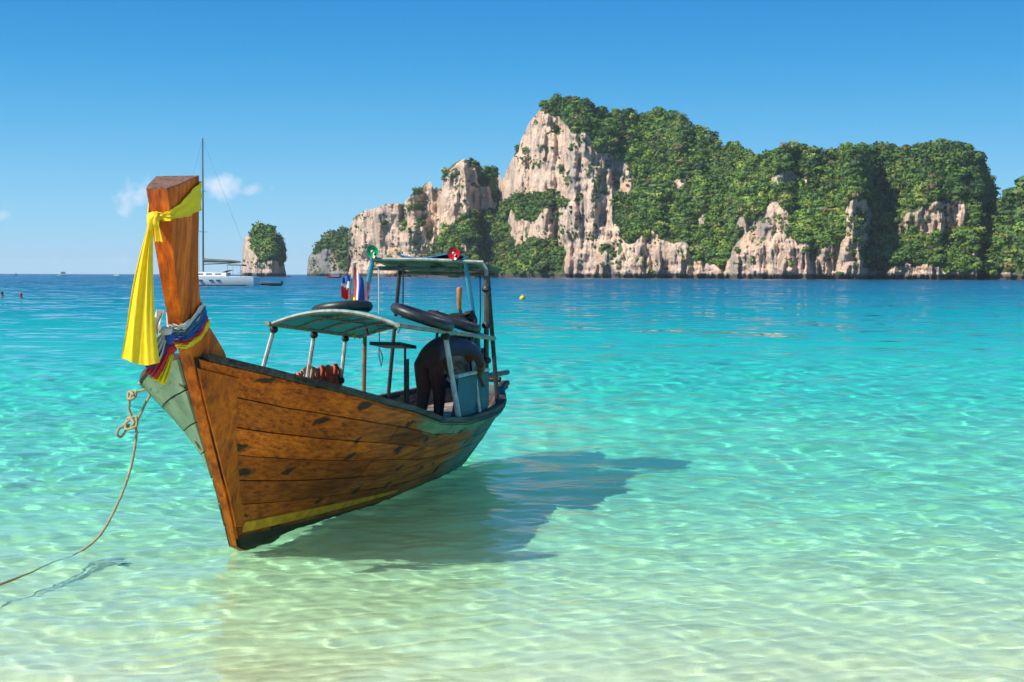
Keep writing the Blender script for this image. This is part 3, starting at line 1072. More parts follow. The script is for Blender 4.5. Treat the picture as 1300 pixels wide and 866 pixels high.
# stem post and prow in one swept timber
zs = [-.25, -.1, .08, .3, .55, .8, 1.0, 1.18, 1.34, 1.46, 1.58, 1.70, 1.85, 2.0, 2.2, 2.4, 2.55]
FWD = np.interp(zs, ST_Z, ST_S)
THK = np.interp(zs, [-.25, 0, .8, 1.3, 1.46, 1.61, 1.73, 2.1, 2.55], [.12, .20, .33, .34, .31, .25, .19, .22, .285])
WF = np.interp(zs, [-.25, .5, 1.4, 1.75, 2.1, 2.55], [.026, .032, .044, .050, .062, .076])
WB = np.interp(zs, [-.25, .5, 1.2, 1.46, 1.61, 1.75, 2.1, 2.55], [.036, .10, .145, .135, .115, .105, .125, .158])
stem = MB()
V = []
for z, f_, t_, wf, wb in zip(zs, FWD, THK, WF, WB):
    zb = z + (.10 * sm((z - 2.0) / .5))
    j1, j2 = prng.uniform(-.004, .004), prng.uniform(-.004, .004)
    V += [(-wf + j1, f_, z), (wf + j1, f_, z), (wf + .35 * (wb - wf) + .006, f_ + .3 * t_, z + .3 * (zb - z)), (wb + j2, f_ + t_, zb), (-wb + j2, f_ + t_, zb), (-wf - .35 * (wb - wf) - .006, f_ + .3 * t_, z + .3 * (zb - z))]
nz_ = len(zs)
Fc = []
for i in range(nz_ - 1):
    for k in range(6):
        Fc.append((i * 6 + k, i * 6 + (k + 1) % 6, (i + 1) * 6 + (k + 1) % 6, (i + 1) * 6 + k))
Fc.append((5, 4, 3, 2, 1, 0))
stem.add(V, Fc)
prow = part('prow_post', stem, M['stem'], boat, sharp=.35)
tp = [Vector(V[(nz_ - 1) * 6 + k]) for k in range(6)]
top = MB().add([p for p in tp] + [p + Vector((0, 0, .006)) for p in tp], [tuple(range(6, 12))] + [(k, (k + 1) % 6, 6 + (k + 1) % 6, 6 + k) for k in range(6)])
part('cut_end', top, M['endgrain'], prow)

# broad boards lapping the plank ends along the stem
for side in (1,):
    A, B = [], []
    for v in np.linspace(.27, .965, 14):
        s0 = row_start(v)
        w_ = .045 + .135 * v
        ss = [s0 + .012 + w_ * k / 4 for k in range(5)]
        A.append([hullp(s, v, side, .024 - .004 * (k == 4)) for k, s in enumerate(ss)]); B.append([hullp(s, v, side, .002) for s in ss])
    if side < 0:
        A, B = [r[::-1] for r in A], [r[::-1] for r in B]
    part('stem_board', MB().solid(A, B), M['stem'], prow)

# gunwale caps with the painted rubbing strake below
for side in (1, -1):
    ss = rowpts(1.0, 40, -.62, S_END + .02)
    A, B, C_, D_ = [], [], [], []
    for s in ss:
        x, y, z = hullp(s, 1.0, 1, 0)
        w_ = .050 + .02 * sm((.4 - s) / .8)
        A.append((side * (x + .032), y, z + .004)); B.append((side * (x + .026), y, z + .046))
        C_.append((side * max(.0, x - w_), y, z + .050)); D_.append((side * max(.0, x - w_), y, z - .02))
    n = len(ss)
    V = A + B + C_ + D_
    Fc = []
    for r_ in range(4):
        for i in range(n - 1):
            a, b, c, d = r_ * n + i, r_ * n + i + 1, ((r_ + 1) % 4) * n + i + 1, ((r_ + 1) % 4) * n + i
            Fc.append((a, b, c, d) if side < 0 else (d, c, b, a))
    Fc += [(0, n, 2 * n, 3 * n), (n - 1, 4 * n - 1, 3 * n - 1, 2 * n - 1)]
    part('gunwale', MB().add(V, Fc), M['rail'], boat)
    ss = rowpts(.955, 40, row_start(.955) + .16, S_END)
    A = [[hullp(s, v, side, .011 + .019 * sm((s - .1) / 1.3)) for s in ss] for v in (.935, .985)]
    B = [[hullp(s, v, side, .008) for s in ss] for v in (.935, .985)]
    if side < 0:
        A, B = [r[::-1] for r in A], [r[::-1] for r in B]
    mb = MB().solid(A, B)
    paint_attr(part('rubbing_strake', mb, M['plank'], boat), mb, side)
    # yellow stripe just above the water
    A, B = [], []
    for dz in (0, .075):
        ra, rb = [], []
        for i in range(22):
            s = .02 + 2.5 * i / 21
            z = .125 - .055 * (s / 2.5) + dz * (1 - .75 * (s / 2.5) ** 2)
            v = (z - keel(s)) / (sheer(s) - keel(s))
            s_ = max(s, row_start(v) + .012)
            ra.append(hullp(s_, v, side, .020)); rb.append(hullp(s_, v, side, .006))
        A.append(ra); B.append(rb)
    if side < 0:
        A, B = [r[::-1] for r in A], [r[::-1] for r in B]
    part('yellow_stripe', MB().solid(A, B), M['yellowpaint'], boat)
part('stern_rail', MB().tube([(-.26, S_END + .01, .79), (0, S_END + .045, .80), (.26, S_END + .01, .79)], .035, 8), M['rail'], boat)

# decks: foredeck, floor boards, stern deck boards
A = [[(q * (hb(s, 1.0) - .05), s, sheer(s) - .035) for q in (-1, -.5, 0, .5, 1)] for s in np.linspace(-.5, .55, 7)]
B = [[(x, y, z - .03) for x, y, z in r] for r in A]
part('foredeck', MB().solid([r for r in A], B), M['rail'], boat)
for k in range(9):
    y0 = .70 + k * .24
    wv = hb(y0, (.34 - keel(y0)) / (sheer(y0) - keel(y0))) - .075
    part('floor_board', MB().box((0, y0 + .115, .37), (2 * wv, .225, .025)), M['liner'], boat)
for k in range(9):
    y0 = 2.95 + k * .36
    wv = min(hb(y0, .88), hb(y0 + .34, .88)) - .06
    part('deck_board', MB().box((0, y0 + .17, .535), (2 * wv, .345, .03)), M['deck'], boat)

# canopy over the middle
CS0, CS1 = 1.95, 4.4


def can(s, q):
    """canopy surface: q from -1 (port edge of picture) to 1"""
    t = (s - CS0) / (CS1 - CS0)
    hw = .60 + .12 * t
    return Vector((q * hw, s, 1.575 - .21 * t + (.125 + .02 * t) * (1 - q * q)))


canopy = MB()
A = [[can(s, q) + Vector((0, 0, .006)) for q in np.linspace(-1, 1, 13)] for s in np.linspace(CS0, CS1, 13)]
B = [[p - Vector((0, 0, .012)) for p in r] for r in A]
canopy_o = part('canopy', canopy.solid(A, B), M['canopy'], boat)
for s in (CS0, CS0 + .62, CS0 + 1.23, CS0 + 1.84, CS1):
    edge = s in (CS0, CS1)
    part('canopy_rib', MB().tube([can(s, q) - Vector((0, 0, .016)) for q in np.linspace(-1, 1, 15)], .020 if edge else .013, 7), M['trim'], canopy_o)
for q in (-1, 1):
    part('canopy_rail', MB().tube([can(s, q) - Vector((0, 0, .006)) for s in np.linspace(CS0 - .06, CS1 + .06, 12)], .022, 7), M['trim'], canopy_o)
part('canopy_purlin', MB().tube([can(s, 0) - Vector((0, 0, .02)) for s in np.linspace(CS0, CS1, 8)], .012, 6), M['trim'], canopy_o)
part('canopy_purlin', MB().tube([can(s, -.5) - Vector((0, 0, .02)) for s in np.linspace(CS0, CS1, 8)], .010, 6), M['trim'], canopy_o)


def post(name, p, q, r, mat, parent=boat, wraps=()):
    o = part(name, MB().tube([p, [(a + b) / 2 for a, b in zip(p, q)], q], r, 8), mat, parent)
    for t in wraps:
        c = Vector(p).lerp(Vector(q), t)
        part('lashing', MB().tube([c - Vector((0, 0, .03)), c - Vector((0, 0, .012)), c + Vector((0, 0, .012)), c + Vector((0, 0, .03))], [r * 1.3, r * 1.9, r * 1.8, r * 1.25], 8), M['darksteel'] if mat is not M['rust'] else M['trim'], o)
    return o


def gun(s, side): return (side * (hb(s, 1.0) - .02), s, sheer(s) + .03)


for s in (2.05, 3.05, 3.95):
    e = can(s, -1)
    post('canopy_post', gun(s, -1), (e.x + .01, s, e.z - .01), .021, M['whitepaint'], wraps=(.38, .95))
for s in (3.05, 3.75):
    e = can(s, 1)
    post('canopy_post', gun(s, 1), (e.x - .01, s, e.z - .01), .026 if s < 3.2 else .02, M['whitepaint'], wraps=(.95,))
# tie rails along the far side
part('side_rail', MB().tube([(-hb(s, 1) + .02, s, sheer(s) + .22) for s in (2.05, 2.5, 3.05, 3.5, 3.95)], .012, 6), M['trim'], boat)
part('side_rail', MB().tube([(-hb(s, 1) + .02, s, sheer(s) + .43) for s in (3.05, 3.5, 3.95)], .012, 6), M['darksteel'], boat)

# roof frame above the stern
LP, RP = (-.69, 4.45, sheer(4.45) + .03), (.64, 4.45, sheer(4.45) + .03)
post('rusty_pole', LP, (-.665, 4.45, 1.80), .023, M['rust'], wraps=(.97,))
post('blue_tube', (-.67, 4.43, 1.70), (-.555, 4.42, 2.26), .026, M['bluepaint'])
post('bamboo_pole', RP, (.64, 4.45, 1.99), .027, M['bamboo'], wraps=(.35, .62, .9))
part('bent_pipe', MB().tube([(.64, 4.45, 1.97), (.64, 4.45, 2.06), (.60, 4.45, 2.11), (.50, 4.45, 2.13), (.40, 4.45, 2.13)], .020, 8), M['trim'], boat)
post('blue_tube', (.60, 4.60, sheer(4.6) + .03), (.425, 4.40, 2.17), .026, M['bluepaint'])
post('dark_pole', (.62, 4.95, sheer(4.9)), (.50, 4.95, 2.10), .024, M['darksteel'])
post('dark_pole', (-.62, 5.0, sheer(5.0)), (-.50, 5.05, 2.06), .022, M['darksteel'])
post('cross_bar', (-.62, 4.43, 2.065), (.56, 4.43, 2.055), .022, M['roofwood'])
post('cross_bar', (-.56, 5.10, 2.02), (.56, 5.10, 2.00), .02, M['roofwood'])
post('steel_stay', (.69, 4.2, sheer(4.2) + .03), (.60, 4.30, 1.40), .014, M['bluepaint'])
A = [[(x, s, 2.155 - .10 * (s - 4.35) + .018 * math.sin(x * 5) - .02 * x) for x in np.linspace(-.56, .58, 9)] for s in np.linspace(4.35, 5.25, 6)]
B = [[(x, y, z - .022) for x, y, z in r] for r in A]
roof = part('roof_panel', MB().solid(A, B), M['roofwood'], boat)
A = [[(x, s, 2.185 + .035 * math.sin(3.0 * (x + .1)) ** 2 - .10 * (s - 4.35) - .02 * x + .012 * math.sin(9 * x + 4 * s)) for x in np.linspace(-.28, .36, 12)] for s in np.linspace(4.33, 5.15, 7)]
B = [[(x, y, z - .012) for x, y, z in r] for r in A]
part('blue_tarp', MB().solid(A, B), M['tarp'], roof)
for x in (-.3, .05, .38):
    part('roof_batten', MB().box((x, 4.8, 2.083), (.035, .85, .03)), M['roofwood'], roof)
part('roof_edge', MB().tube([(-.56, 4.335, 2.16), (0, 4.33, 2.155), (.64, 4.335, 2.128)], .017, 7), M['trim'], roof)


def horn_lamp(x, s, z, mat):
    m_ = MB()
    prof = [(.0, .022), (.025, .027), (.045, .040), (.060, .057), (.068, .062), (.064, .055), (.048, .036), (.034, .0)]
    n = 14
    V, Fc = [], []
    for d, r in prof:
        for k in range(n):
            a = 2 * math.pi * k / n
            rr = r * (1 + (.10 if k % 2 else 0) * (d > .05))
            V.append((x + rr * math.cos(a), s - d, z + rr * math.sin(a)))
    for i in range(len(prof) - 1):
        for k in range(n):
            Fc.append((i * n + (k + 1) % n, i * n + k, (i + 1) * n + k, (i + 1) * n + (k + 1) % n))
    o = part('signal_lamp', m_.add(V, Fc), mat, boat)
    part('bulb', MB().blob((x, s - .07, z), .017), M['whitepaint'], o)
    part('bracket', MB().tube([(x, s, z), (x, s + .03, z - .06), (x, s + .03, z - .10)], .012, 6), M['darksteel'], o)
    return o


tag(horn_lamp(-.53, 4.36, 2.235, M['greenlens']), 'green signal lamp on the roof corner')
tag(horn_lamp(.34, 4.36, 2.215, M['redlens']), 'red signal lamp on the roof edge')
# blue side panel by the engine, black tray and its post
pan = MB().box((.742, 3.62, .825), (.02, 1.0, .42))
panel = part('side_panel', pan, M['bluepanel'], boat)
part('panel_rail', MB().tube([(.745, 3.08, 1.06), (.748, 3.6, 1.062), (.745, 4.15, 1.058)], .020, 7), M['whitepaint'], panel)
post('black_post', (.30, 3.0, .55), (.30, 3.0, 1.22), .016, M['darksteel'])
part('black_tray', MB().box((.16, 3.0, 1.345), (.30, .45, .03), Matrix.Rotation(-.12, 3, 'X')), M['black'], boat)
post('tray_post', (.24, 3.1, .55), (.24, 3.1, 1.33), .012, M['darksteel'])
# cords hanging from the roof
part('hanging_cord', MB().tube([(-.235, 4.40, 2.06), (-.236, 4.40, 1.8), (-.24, 4.40, 1.46)], .008, 5), M['darksteel'], boat)
part('hanging_cord', MB().tube([(-.50, 4.40, 2.06), (-.498, 4.40, 1.7), (-.495, 4.40, 1.3), (-.50, 4.40, 1.16), (-.475, 4.40, 1.05), (-.46, 4.40, 1.14), (-.485, 4.40, 1.22)], .007, 5), M['whiterope'], boat)
part('hanging_cord', MB().tube([(-.26, 4.40, 1.46), (-.29, 4.40, 1.40), (-.31, 4.40, 1.45), (-.28, 4.40, 1.48)], .007, 5), M['whiterope'], boat)
part('hanging_cord', MB().tube([(.57, 4.46, 2.0), (.575, 4.46, 1.6), (.56, 4.46, 1.25), (.60, 4.46, 1.0)], .007, 5), M['darksteel'], boat)

# long-tail engine on its pivot
eng = bthing('outboard_engine', 'black boat engine with an orange tiller grip behind the blue side panel', 'engine', (.42, 4.35, .55))
part('mount', MB().tube([(.42, 4.35, .55), (.42, 4.35, .85)], [.12, .07], 10), M['darksteel'], eng)
part('engine_block', MB().box((.42, 4.35, 1.06), (.36, .42, .40), Matrix.Rotation(.06, 3, 'Y')), M['black'], eng)
part('cylinder_head', MB().box((.33, 4.18, 1.16), (.16, .12, .22)).box((.49, 4.15, 1.10), (.14, .10, .18)), M['steel'], eng)
part('air_cleaner', MB().blob((.36, 4.38, 1.50), (.20, .20, .115), 14, 9), M['black'], eng)
part('intake_duct', MB().tube([(.36, 4.38, 1.45), (.40, 4.36, 1.34), (.42, 4.35, 1.22)], [.09, .07, .08], 10), M['black'], eng)
part('exhaust_pipe', MB().tube([(.50, 4.3, 1.2), (.56, 4.3, 1.40), (.56, 4.3, 1.55), (.52, 4.32, 1.62), (.46, 4.33, 1.60)], .030, 8), M['darksteel'], eng)
part('fuel_pipe', MB().tube([(.22, 4.25, 1.02), (.16, 4.2, 1.2), (.20, 4.22, 1.45), (.16, 4.25, 1.58), (.11, 4.22, 1.60)], .014, 6), M['darksteel'], eng)
part('filler_cap', MB().tube([(.14, 4.3, 1.56), (.14, 4.3, 1.60), (.14, 4.3, 1.64)], [.04, .055, .035], 8), M['rust'], eng)
part('pulley', MB().torus((.40, 4.13, 1.02), .09, .022, Matrix.Rotation(math.pi / 2, 3, 'X'), 18, 6), M['steel'], eng)
part('hoses', MB().tube([(.30, 4.12, .88), (.24, 4.05, .98), (.30, 4.02, 1.10), (.42, 4.02, 1.14), (.52, 4.05, 1.04)], .016, 6), M['hose'], eng)
til = part('tiller', MB().tube([(.42, 4.3, 1.55), (.425, 4.25, 1.64), (.43, 4.2, 1.68)], .018, 7), M['steel'], eng)
part('grip', MB().tube([(.43, 4.2, 1.66), (.432, 4.19, 1.76), (.436, 4.18, 1.86), (.437, 4.178, 1.875)], [.022, .026, .028, .018], 10), M['grip'], til)
part('shaft_tube', MB().tube([(.42, 4.55, .95), (.36, 5.4, .90), (.28, 6.6, .86)], .030, 8), M['darksteel'], eng)


# ------------------------------------------------------------------ things on the boat
def ring(name, s, q, R, r, label, dz=0.0, tilt=(0, 0)):
    c = can(s, q)
    e = Vector((can(s, min(1, q + .15)) - can(s, max(-1, q - .15)))).normalized()
    f_ = Vector((can(s + .2, q) - can(s - .2, q))).normalized()
    n = e.cross(f_).normalized()
    Mx = Matrix((e, f_, n)).transposed() @ Matrix.Rotation(tilt[0], 3, 'X') @ Matrix.Rotation(tilt[1], 3, 'Y')
    base = tuple(c + n * (r + .006 + dz))
    o = bthing(name, label, 'inner tube', base, 'rubber inner tubes on the canopy')
    part('tube', MB().torus(base, R, r, Mx, 32, 10), M['rubber'], o)
    a = Mx @ Vector((R - r * .7, 0, r * .4))
    part('valve', MB().tube([Vector(base) + a, Vector(base) + a * .85 + n * .03], .008, 6), M['steel'], o)
    return o


ring('inner_tube', 2.62, -.30, .235, .048, 'black rubber inner tube lying flat on the canopy front, beside the flag')
ring('inner_tube', 3.0, .66, .26, .046, 'large black inner tube along the canopy edge, before the ring next to the engine', .0, (0, .06))
ring('inner_tube', 3.95, .62, .24, .044, 'black inner tube on the canopy corner nearest the engine', .0, (0, .05))


def sheet(P, th=.006):
    """thin cloth slab from a grid of points"""
    n, m = len(P), len(P[0])
    A, B = [], []
    for i in range(n):
        ra, rb = [], []
        for j in range(m):
            p = Vector(P[i][j])
            du = Vector(P[min(i + 1, n - 1)][j]) - Vector(P[max(i - 1, 0)][j]); dv = Vector(P[i][min(j + 1, m - 1)]) - Vector(P[i][max(j - 1, 0)])
            nn = dv.cross(du); nn = nn.normalized() if nn.length > 1e-9 else Vector((0, -1, 0))
            ra.append(p + nn * th / 2); rb.append(p - nn * th / 2)
        A.append(ra); B.append(rb)
    return MB().solid(A, B)


def stem_ring(z, zb, grow=.010):
    """points round the prow timber: front at height z, rear at height zb"""
    def sec(zz):
        f_ = float(np.interp(zz, zs, FWD)); t_ = float(np.interp(zz, zs, THK))
        return f_, t_, float(np.interp(zz, zs, WF)), float(np.interp(zz, zs, WB))
    f1, t1, a1, _ = sec(z); f2, t2, _, b2 = sec(zb)
    g_ = grow
    zm = z + .5 * (zb - z)
    fm, tm, am, bm = sec(zm)
    mid = am + .5 * (bm - am) + .012
    return [Vector((0, f1 - g_ - .006, z)), Vector((a1 + g_ * .7, f1 - g_, z)), Vector((mid + g_, fm + .5 * tm, zm)), Vector((b2 + g_, f2 + t2 + g_ * .5, zb)),
            Vector((0, f2 + t2 + g_ * 1.2, zb)), Vector((-b2 - g_, f2 + t2 + g_ * .5, zb)), Vector((-mid - g_, fm + .5 * tm, zm)), Vector((-a1 - g_ * .7, f1 - g_, z))]


def band(zf, zr, wf, wr, grow=.010, seg=5, pleat=.004, seed=0):
    """cloth band round the prow, width wf at the front and wr at the rear"""
    rows_ = []
    nrow = 7
    for k in range(nrow):
        t = (k / (nrow - 1) - .5) * (1 + .06 * math.sin(3.1 * seed))
        R = stem_ring(zf + t * wf, zr + t * wr, grow + pleat * math.sin(k * 2.4 + seed))
        R.append(R[0].copy())
        pts = []
        for i in range(len(R) - 1):
            for j in range(seg):
                q = R[i].lerp(R[i + 1], j / seg)
                m_ = (i * seg + j)
                q.z += .006 * math.sin(m_ * .9 + k * 1.3 + seed * 2) + .004 * math.sin(m_ * 2.1 + k + seed)
                pts.append(q)
        pts.append(pts[0].copy())
        rows_.append(pts)
    return sheet(rows_, .005)


# long yellow sash: loop, knot, tail
sash = bthing('prow_sash', 'long yellow sash knotted round the prow top with its tail hanging down', 'sash', (0, -1.08, 2.40))
part('loop', band(2.375, 2.52, .055, .20, .010, seed=1), M['yellow'], sash)
kn = MB().blob((-.020, -1.085, 2.365), (.045, .038, .040), 12, 8, .10)
kn.blob((.005, -1.10, 2.34), (.026, .024, .045), 10, 8, .12).blob((-.035, -1.10, 2.325), (.022, .022, .050), 10, 8, .12)
part('knot', kn, M['yellow'], sash)
rows_ = []
for i in range(26):
    t = i / 25
    wd = .030 + .255 * t ** 1.05
    cx = -.022 - .130 * t - .01 * math.sin(t * 4)
    r_ = []
    for j in range(29):
        u = j / 28 - .5
        fold = (.019 * math.sin(u * 13 + .8) + .007 * math.sin(u * 31 + 2 + t * 2)) * (.35 + .65 * math.sqrt(t)) * (1 - .35 * t)
        r_.append((cx + u * wd * (1 + .05 * math.sin(t * 6)), -1.11 + .05 * t + fold - .02 * math.sin(t * 3), 2.345 - .925 * t - .018 * t * math.sin(u * 5 + 1) - .012 * t * u))
    rows_.append(r_)
part('tail', sheet(rows_, .004), M['yellow'], sash)
rows_ = []
for i in range(8):
    t = i / 7
    rows_.append([(.012 + .02 * t + (j / 6 - .5) * (.03 + .03 * t), -1.105 - .01 * math.sin(j * 1.3), 2.335 - .13 * t + .01 * (j % 2)) for j in range(7)])
part('short_end', sheet(rows_, .004), M['yellow'], sash)


# ribbons round the prow foot: band plus a folded bunch hanging at the front
def ribbon(name, label, mat, zf, zr, wf, wr, grow, bunch, seed):
    o = bthing(name, label, 'ribbon', (0, -.8, zf))
    part('wrap', band(zf, zr, wf, wr, grow, seed=seed, pleat=.006), mat, o)
    if bunch:
        (x0, z0), (x1, z1), w0, w1, dep = bunch
        rows_ = []
        for i in range(12):
            t = i / 11
            r_ = []
            cx, cz = x0 + (x1 - x0) * t, z0 + (z1 - z0) * t - .05 * math.sin(t * math.pi) * .6
            wd = w0 + (w1 - w0) * math.sin(min(1, t * 1.15) * math.pi * .5)
            dx, dz = x1 - x0, z1 - z0
            L_ = math.hypot(dx, dz); nx, nz2 = -dz / L_, dx / L_
            for j in range(17):
                u = j / 16 - .5
                fold = (.020 * math.sin(u * 22 + seed) + .010 * math.sin(u * 50)) * (.3 + t)
                r_.append((cx + nx * u * wd, -.955 - dep * math.sin(t * 2.2) + .28 * max(0, 1.62 - cz) * .5 + fold, cz + nz2 * u * wd))
            rows_.append(r_)
        part('bunch', sheet(rows_, .005), mat, o)
    return o


ribbon('white_ribbon', 'white cloth tied round the foot of the prow, fanned out at its knot', M['white'], 1.640, 1.79, .045, .050, .014, ((-.02, 1.60), (-.135, 1.44), .05, .155, .05), 1)
ribbon('slate_ribbon', 'slate blue cloth band above the striped ribbons at the prow foot', M['teal'], 1.605, 1.76, .04, .048, .018, None, 2)
ribbon('blue_ribbon', 'royal blue cloth ribbon knotted under the white one on the prow', M['blue'], 1.572, 1.73, .034, .030, .021, ((-.01, 1.555), (-.125, 1.375), .04, .085, .065), 3)
ribbon('red_ribbon', 'red cloth ribbon bunched between the blue and yellow ones on the prow', M['red'], 1.545, 1.70, .026, .018, .022, ((.0, 1.52), (-.105, 1.325), .05, .095, .075), 4)
ribbon('yellow_ribbon', 'short yellow ribbon hanging lowest at the foot of the prow', M['yellow'], 1.52, 1.68, .036, .024, .020, ((.01, 1.47), (-.065, 1.285), .05, .10, .06), 5)
# knots
kr = [o for o in COL.objects if o.name == 'blue_ribbon'][0]
part('knot', MB().blob((.012, -.945, 1.575), (.032, .03, .05), 10, 8, .1), M['blue'], kr)
kr = [o for o in COL.objects if o.name == 'red_ribbon'][0]
part('knot', MB().blob((.018, -.935, 1.505), (.036, .034, .035), 10, 8, .12), M['red'], kr)
kr = [o for o in COL.objects if o.name == 'white_ribbon'][0]
part('knot', MB().blob((-.005, -.965, 1.625), (.045, .03, .03), 10, 8, .12), M['white'], kr)
rows_ = [[(-.075 - .012 * math.sin(t * 5) + u * .03, -.93 + .02 * math.sin(u * 9 + t * 3), 1.60 + .16 * t) for u in (-1, -.5, 0, .5, 1)] for t in np.linspace(0, 1, 8)]
part('end', sheet(rows_, .005), M['white'], kr)

# flag on its pole by the far canopy corner
fl = bthing('flagpole', 'white pole with furled red, white and blue flag above a yellow pennant', 'flag', (-.715, 4.12, 1.36))
part('pole', MB().tube([(-.715, 4.12, 1.36), (-.69, 4.12, 1.8), (-.668, 4.12, 2.115)], .017, 8), M['whitepaint'], fl)


def flag_cloth(col_mat, u0, u1, name, parent):
    rows_ = []
    for i in range(10):
        t = i / 9
        r_ = []
        for j in range(5):
            u = u0 + (u1 - u0) * j / 4
            x = -.668 + .012 + u * .150 - .004 * math.sin(t * 9 + u * 5)
            z = 2.09 - .05 * u - .36 * t - .16 * u * t - .14 * u
            y = 4.12 + .035 * math.sin(u * 9 + t * 3) * (.3 + u) - .02
            r_.append((x + .02 * t * u, y, z))
        rows_.append(r_)
    return part(name, sheet(rows_, .004), col_mat, parent)


for k, (m_, a, b) in enumerate((('red', .0, .17), ('white', .17, .34), ('blue', .34, .66), ('white', .66, .83), ('red', .83, 1.0))):
    flag_cloth(M[m_], a, b, 'stripe', fl)
# the fold blown to the other side of the pole
for k, (m_, z0, z1) in enumerate((('blue', 1.93, 1.99), ('white', 1.86, 1.93), ('red', 1.74, 1.86))):
    rows_ = [[(-.70 - .085 * u, 4.10 - .03 * math.sin(u * 6 + k), z1 + (z0 - z1) * t + .035 * (1 - u) * 0 - .03 * u * (1 if k < 2 else -.6) + .01 * math.sin(u * 8)) for u in np.linspace(0, 1, 6)] for t in np.linspace(0, 1, 4)]
    part('fold', sheet(rows_, .004), M[m_], fl)
rows_ = [[(-.70 + u * (.09 - .03 * t), 4.10 + .02 * math.sin(u * 7 + t * 5), 1.80 - .40 * t - .06 * u) for u in np.linspace(0, 1, 7)] for t in np.linspace(0, 1, 9)]
part('yellow_pennant', sheet(rows_, .004), M['yellow'], fl)


# life vests and cloths over the far rail
def vest(s0, s1, mat, drop, label, name, seed, collar=None, z_up=.44):
    sm_ = (s0 + s1) / 2
    base = (-hb(sm_, 1) + .02, sm_, sheer(sm_) + z_up)
    o = bthing(name, label, 'life vest' if 'vest' in name else 'cloth', base)
    g_ = random.Random(seed)
    ph = [g_.uniform(0, 6) for _ in range(6)]
    rows_ = []
    for i in range(21):                       # one padded sheet folded over the rail
        t = i / 20 * 2 - 1
        r_ = []
        for j in range(17):
            u = j / 16
            s = s0 + (s1 - s0) * (u + .05 * math.sin(t * 3 + ph[0]) * abs(t))
            d = abs(t)
            fold = .026 * math.sin(u * 11 + ph[1] + t) + .014 * math.sin(u * 23 + ph[2] - 2 * t)
            r_.append((-hb(s, 1) + .02 + (1 if t > 0 else -1) * (.018 * min(1, d * 5)) + fold * d, s,
                       sheer(s) + z_up + .028 * (1 - min(1, d * 5)) - drop * max(0, d - .1) * (1 + .20 * math.sin(u * 5 + ph[3]) + .07 * math.sin(u * 17 + ph[4])) + .012 * math.sin(u * 9 + ph[5])))
        rows_.append(r_)
    part('padding', sheet(rows_, .013), mat, o)
    q = (s0 + s1) / 2
    x = -hb(q, 1) + .02
    part('collar', MB().tube(catmull([(x + .06, q - .07, base[2] - .07), (x + .065, q - .05, base[2] - .0), (x + .03, q, base[2] + .045), (x + .065, q + .05, base[2]), (x + .06, q + .07, base[2] - .07)], 4), .013, 7), collar or mat, o)
    part('strap', MB().tube(catmull([(x + .07, q + .04, base[2] - .06), (x + .085, q + .05, base[2] - .18), (x + .075, q + .03, base[2] - .30)], 4), .010, 5), M['black'], o)
    return o


vest(2.78, 3.02, M['orange'], .22, 'bright orange life vest hung low on the canopy rail', 'life_vest', 1, z_up=.37)
vest(3.06, 3.30, M['tan'], .36, 'tan cloth over the canopy rail between orange and rust-brown vests', 'draped_cloth', 2, M['tan'])
vest(3.26, 3.60, M['brown'], .42, 'rust-brown life vest beside the tan cloth on the canopy rail', 'life_vest', 3)
vest(3.60, 3.92, M['brown'], .40, 'rust-brown life vest hanging against the last canopy post', 'life_vest', 5)

# yellow hose and white line on the stern deck
hp = []
for i in range(40):
    a = i / 39 * 2.1 * math.pi + 1.9
    hp.append((.03 + .19 * math.cos(a), 3.55 + .30 * math.sin(a), .585 + (.22 * max(0, (8 - i) / 8) ** 1.5) + .012 * math.sin(i) * .3 + .0007 * i))
bmesh_thing('hose', 'yellow hose coiled on the stern deck near the man', 'hose', MB().tube(hp, .024, 8), M['hose'], (.03, 3.55, .55))
bmesh_thing('white_line', 'thin white line drooping over the far gunwale at the stern deck', 'rope',
            MB().tube(catmull([(-.72, 3.3, .67), (-.58, 3.3, .74), (-.40, 3.28, .76), (-.28, 3.26, .66), (-.25, 3.2, .57), (-.30, 3.1, .565)], 5), .011, 6), M['whiterope'], (-.3, 3.2, .55))


# ------------------------------------------------------------------ the man bending over the engine
def skin_mesh(name, joints, edges, root=0, sub=2):
    me = bpy.data.meshes.new(name)
    me.from_pydata([j[0] for j in joints], edges, [])
    o = bpy.data.objects.new(name, me); COL.objects.link(o)
    md = o.modifiers.new('skin', 'SKIN'); md.use_smooth_shade = True
    for i, j in enumerate(joints):
        r = j[1] if isinstance(j[1], tuple) else (j[1], j[1])
        me.skin_vertices[0].data[i].radius = r
        me.skin_vertices[0].data[i].use_root = (i == root)
    sd = o.modifiers.new('sub', 'SUBSURF'); sd.levels = sub; sd.render_levels = sub
    dg = bpy.context.evaluated_depsgraph_get()
    ev = o.evaluated_get(dg)
    out = bpy.data.meshes.new_from_object(ev)
    bpy.data.objects.remove(o)
    out.name = name
    out.shade_smooth()
    return out


man = bthing('person', 'man in dark clothes bending over the engine on the stern deck', 'person', (.42, 3.25, .55))
B_ = Vector((.42, 3.25, .55))


def bk(x, y, z): return tuple(Vector((x, y, z)) * K)


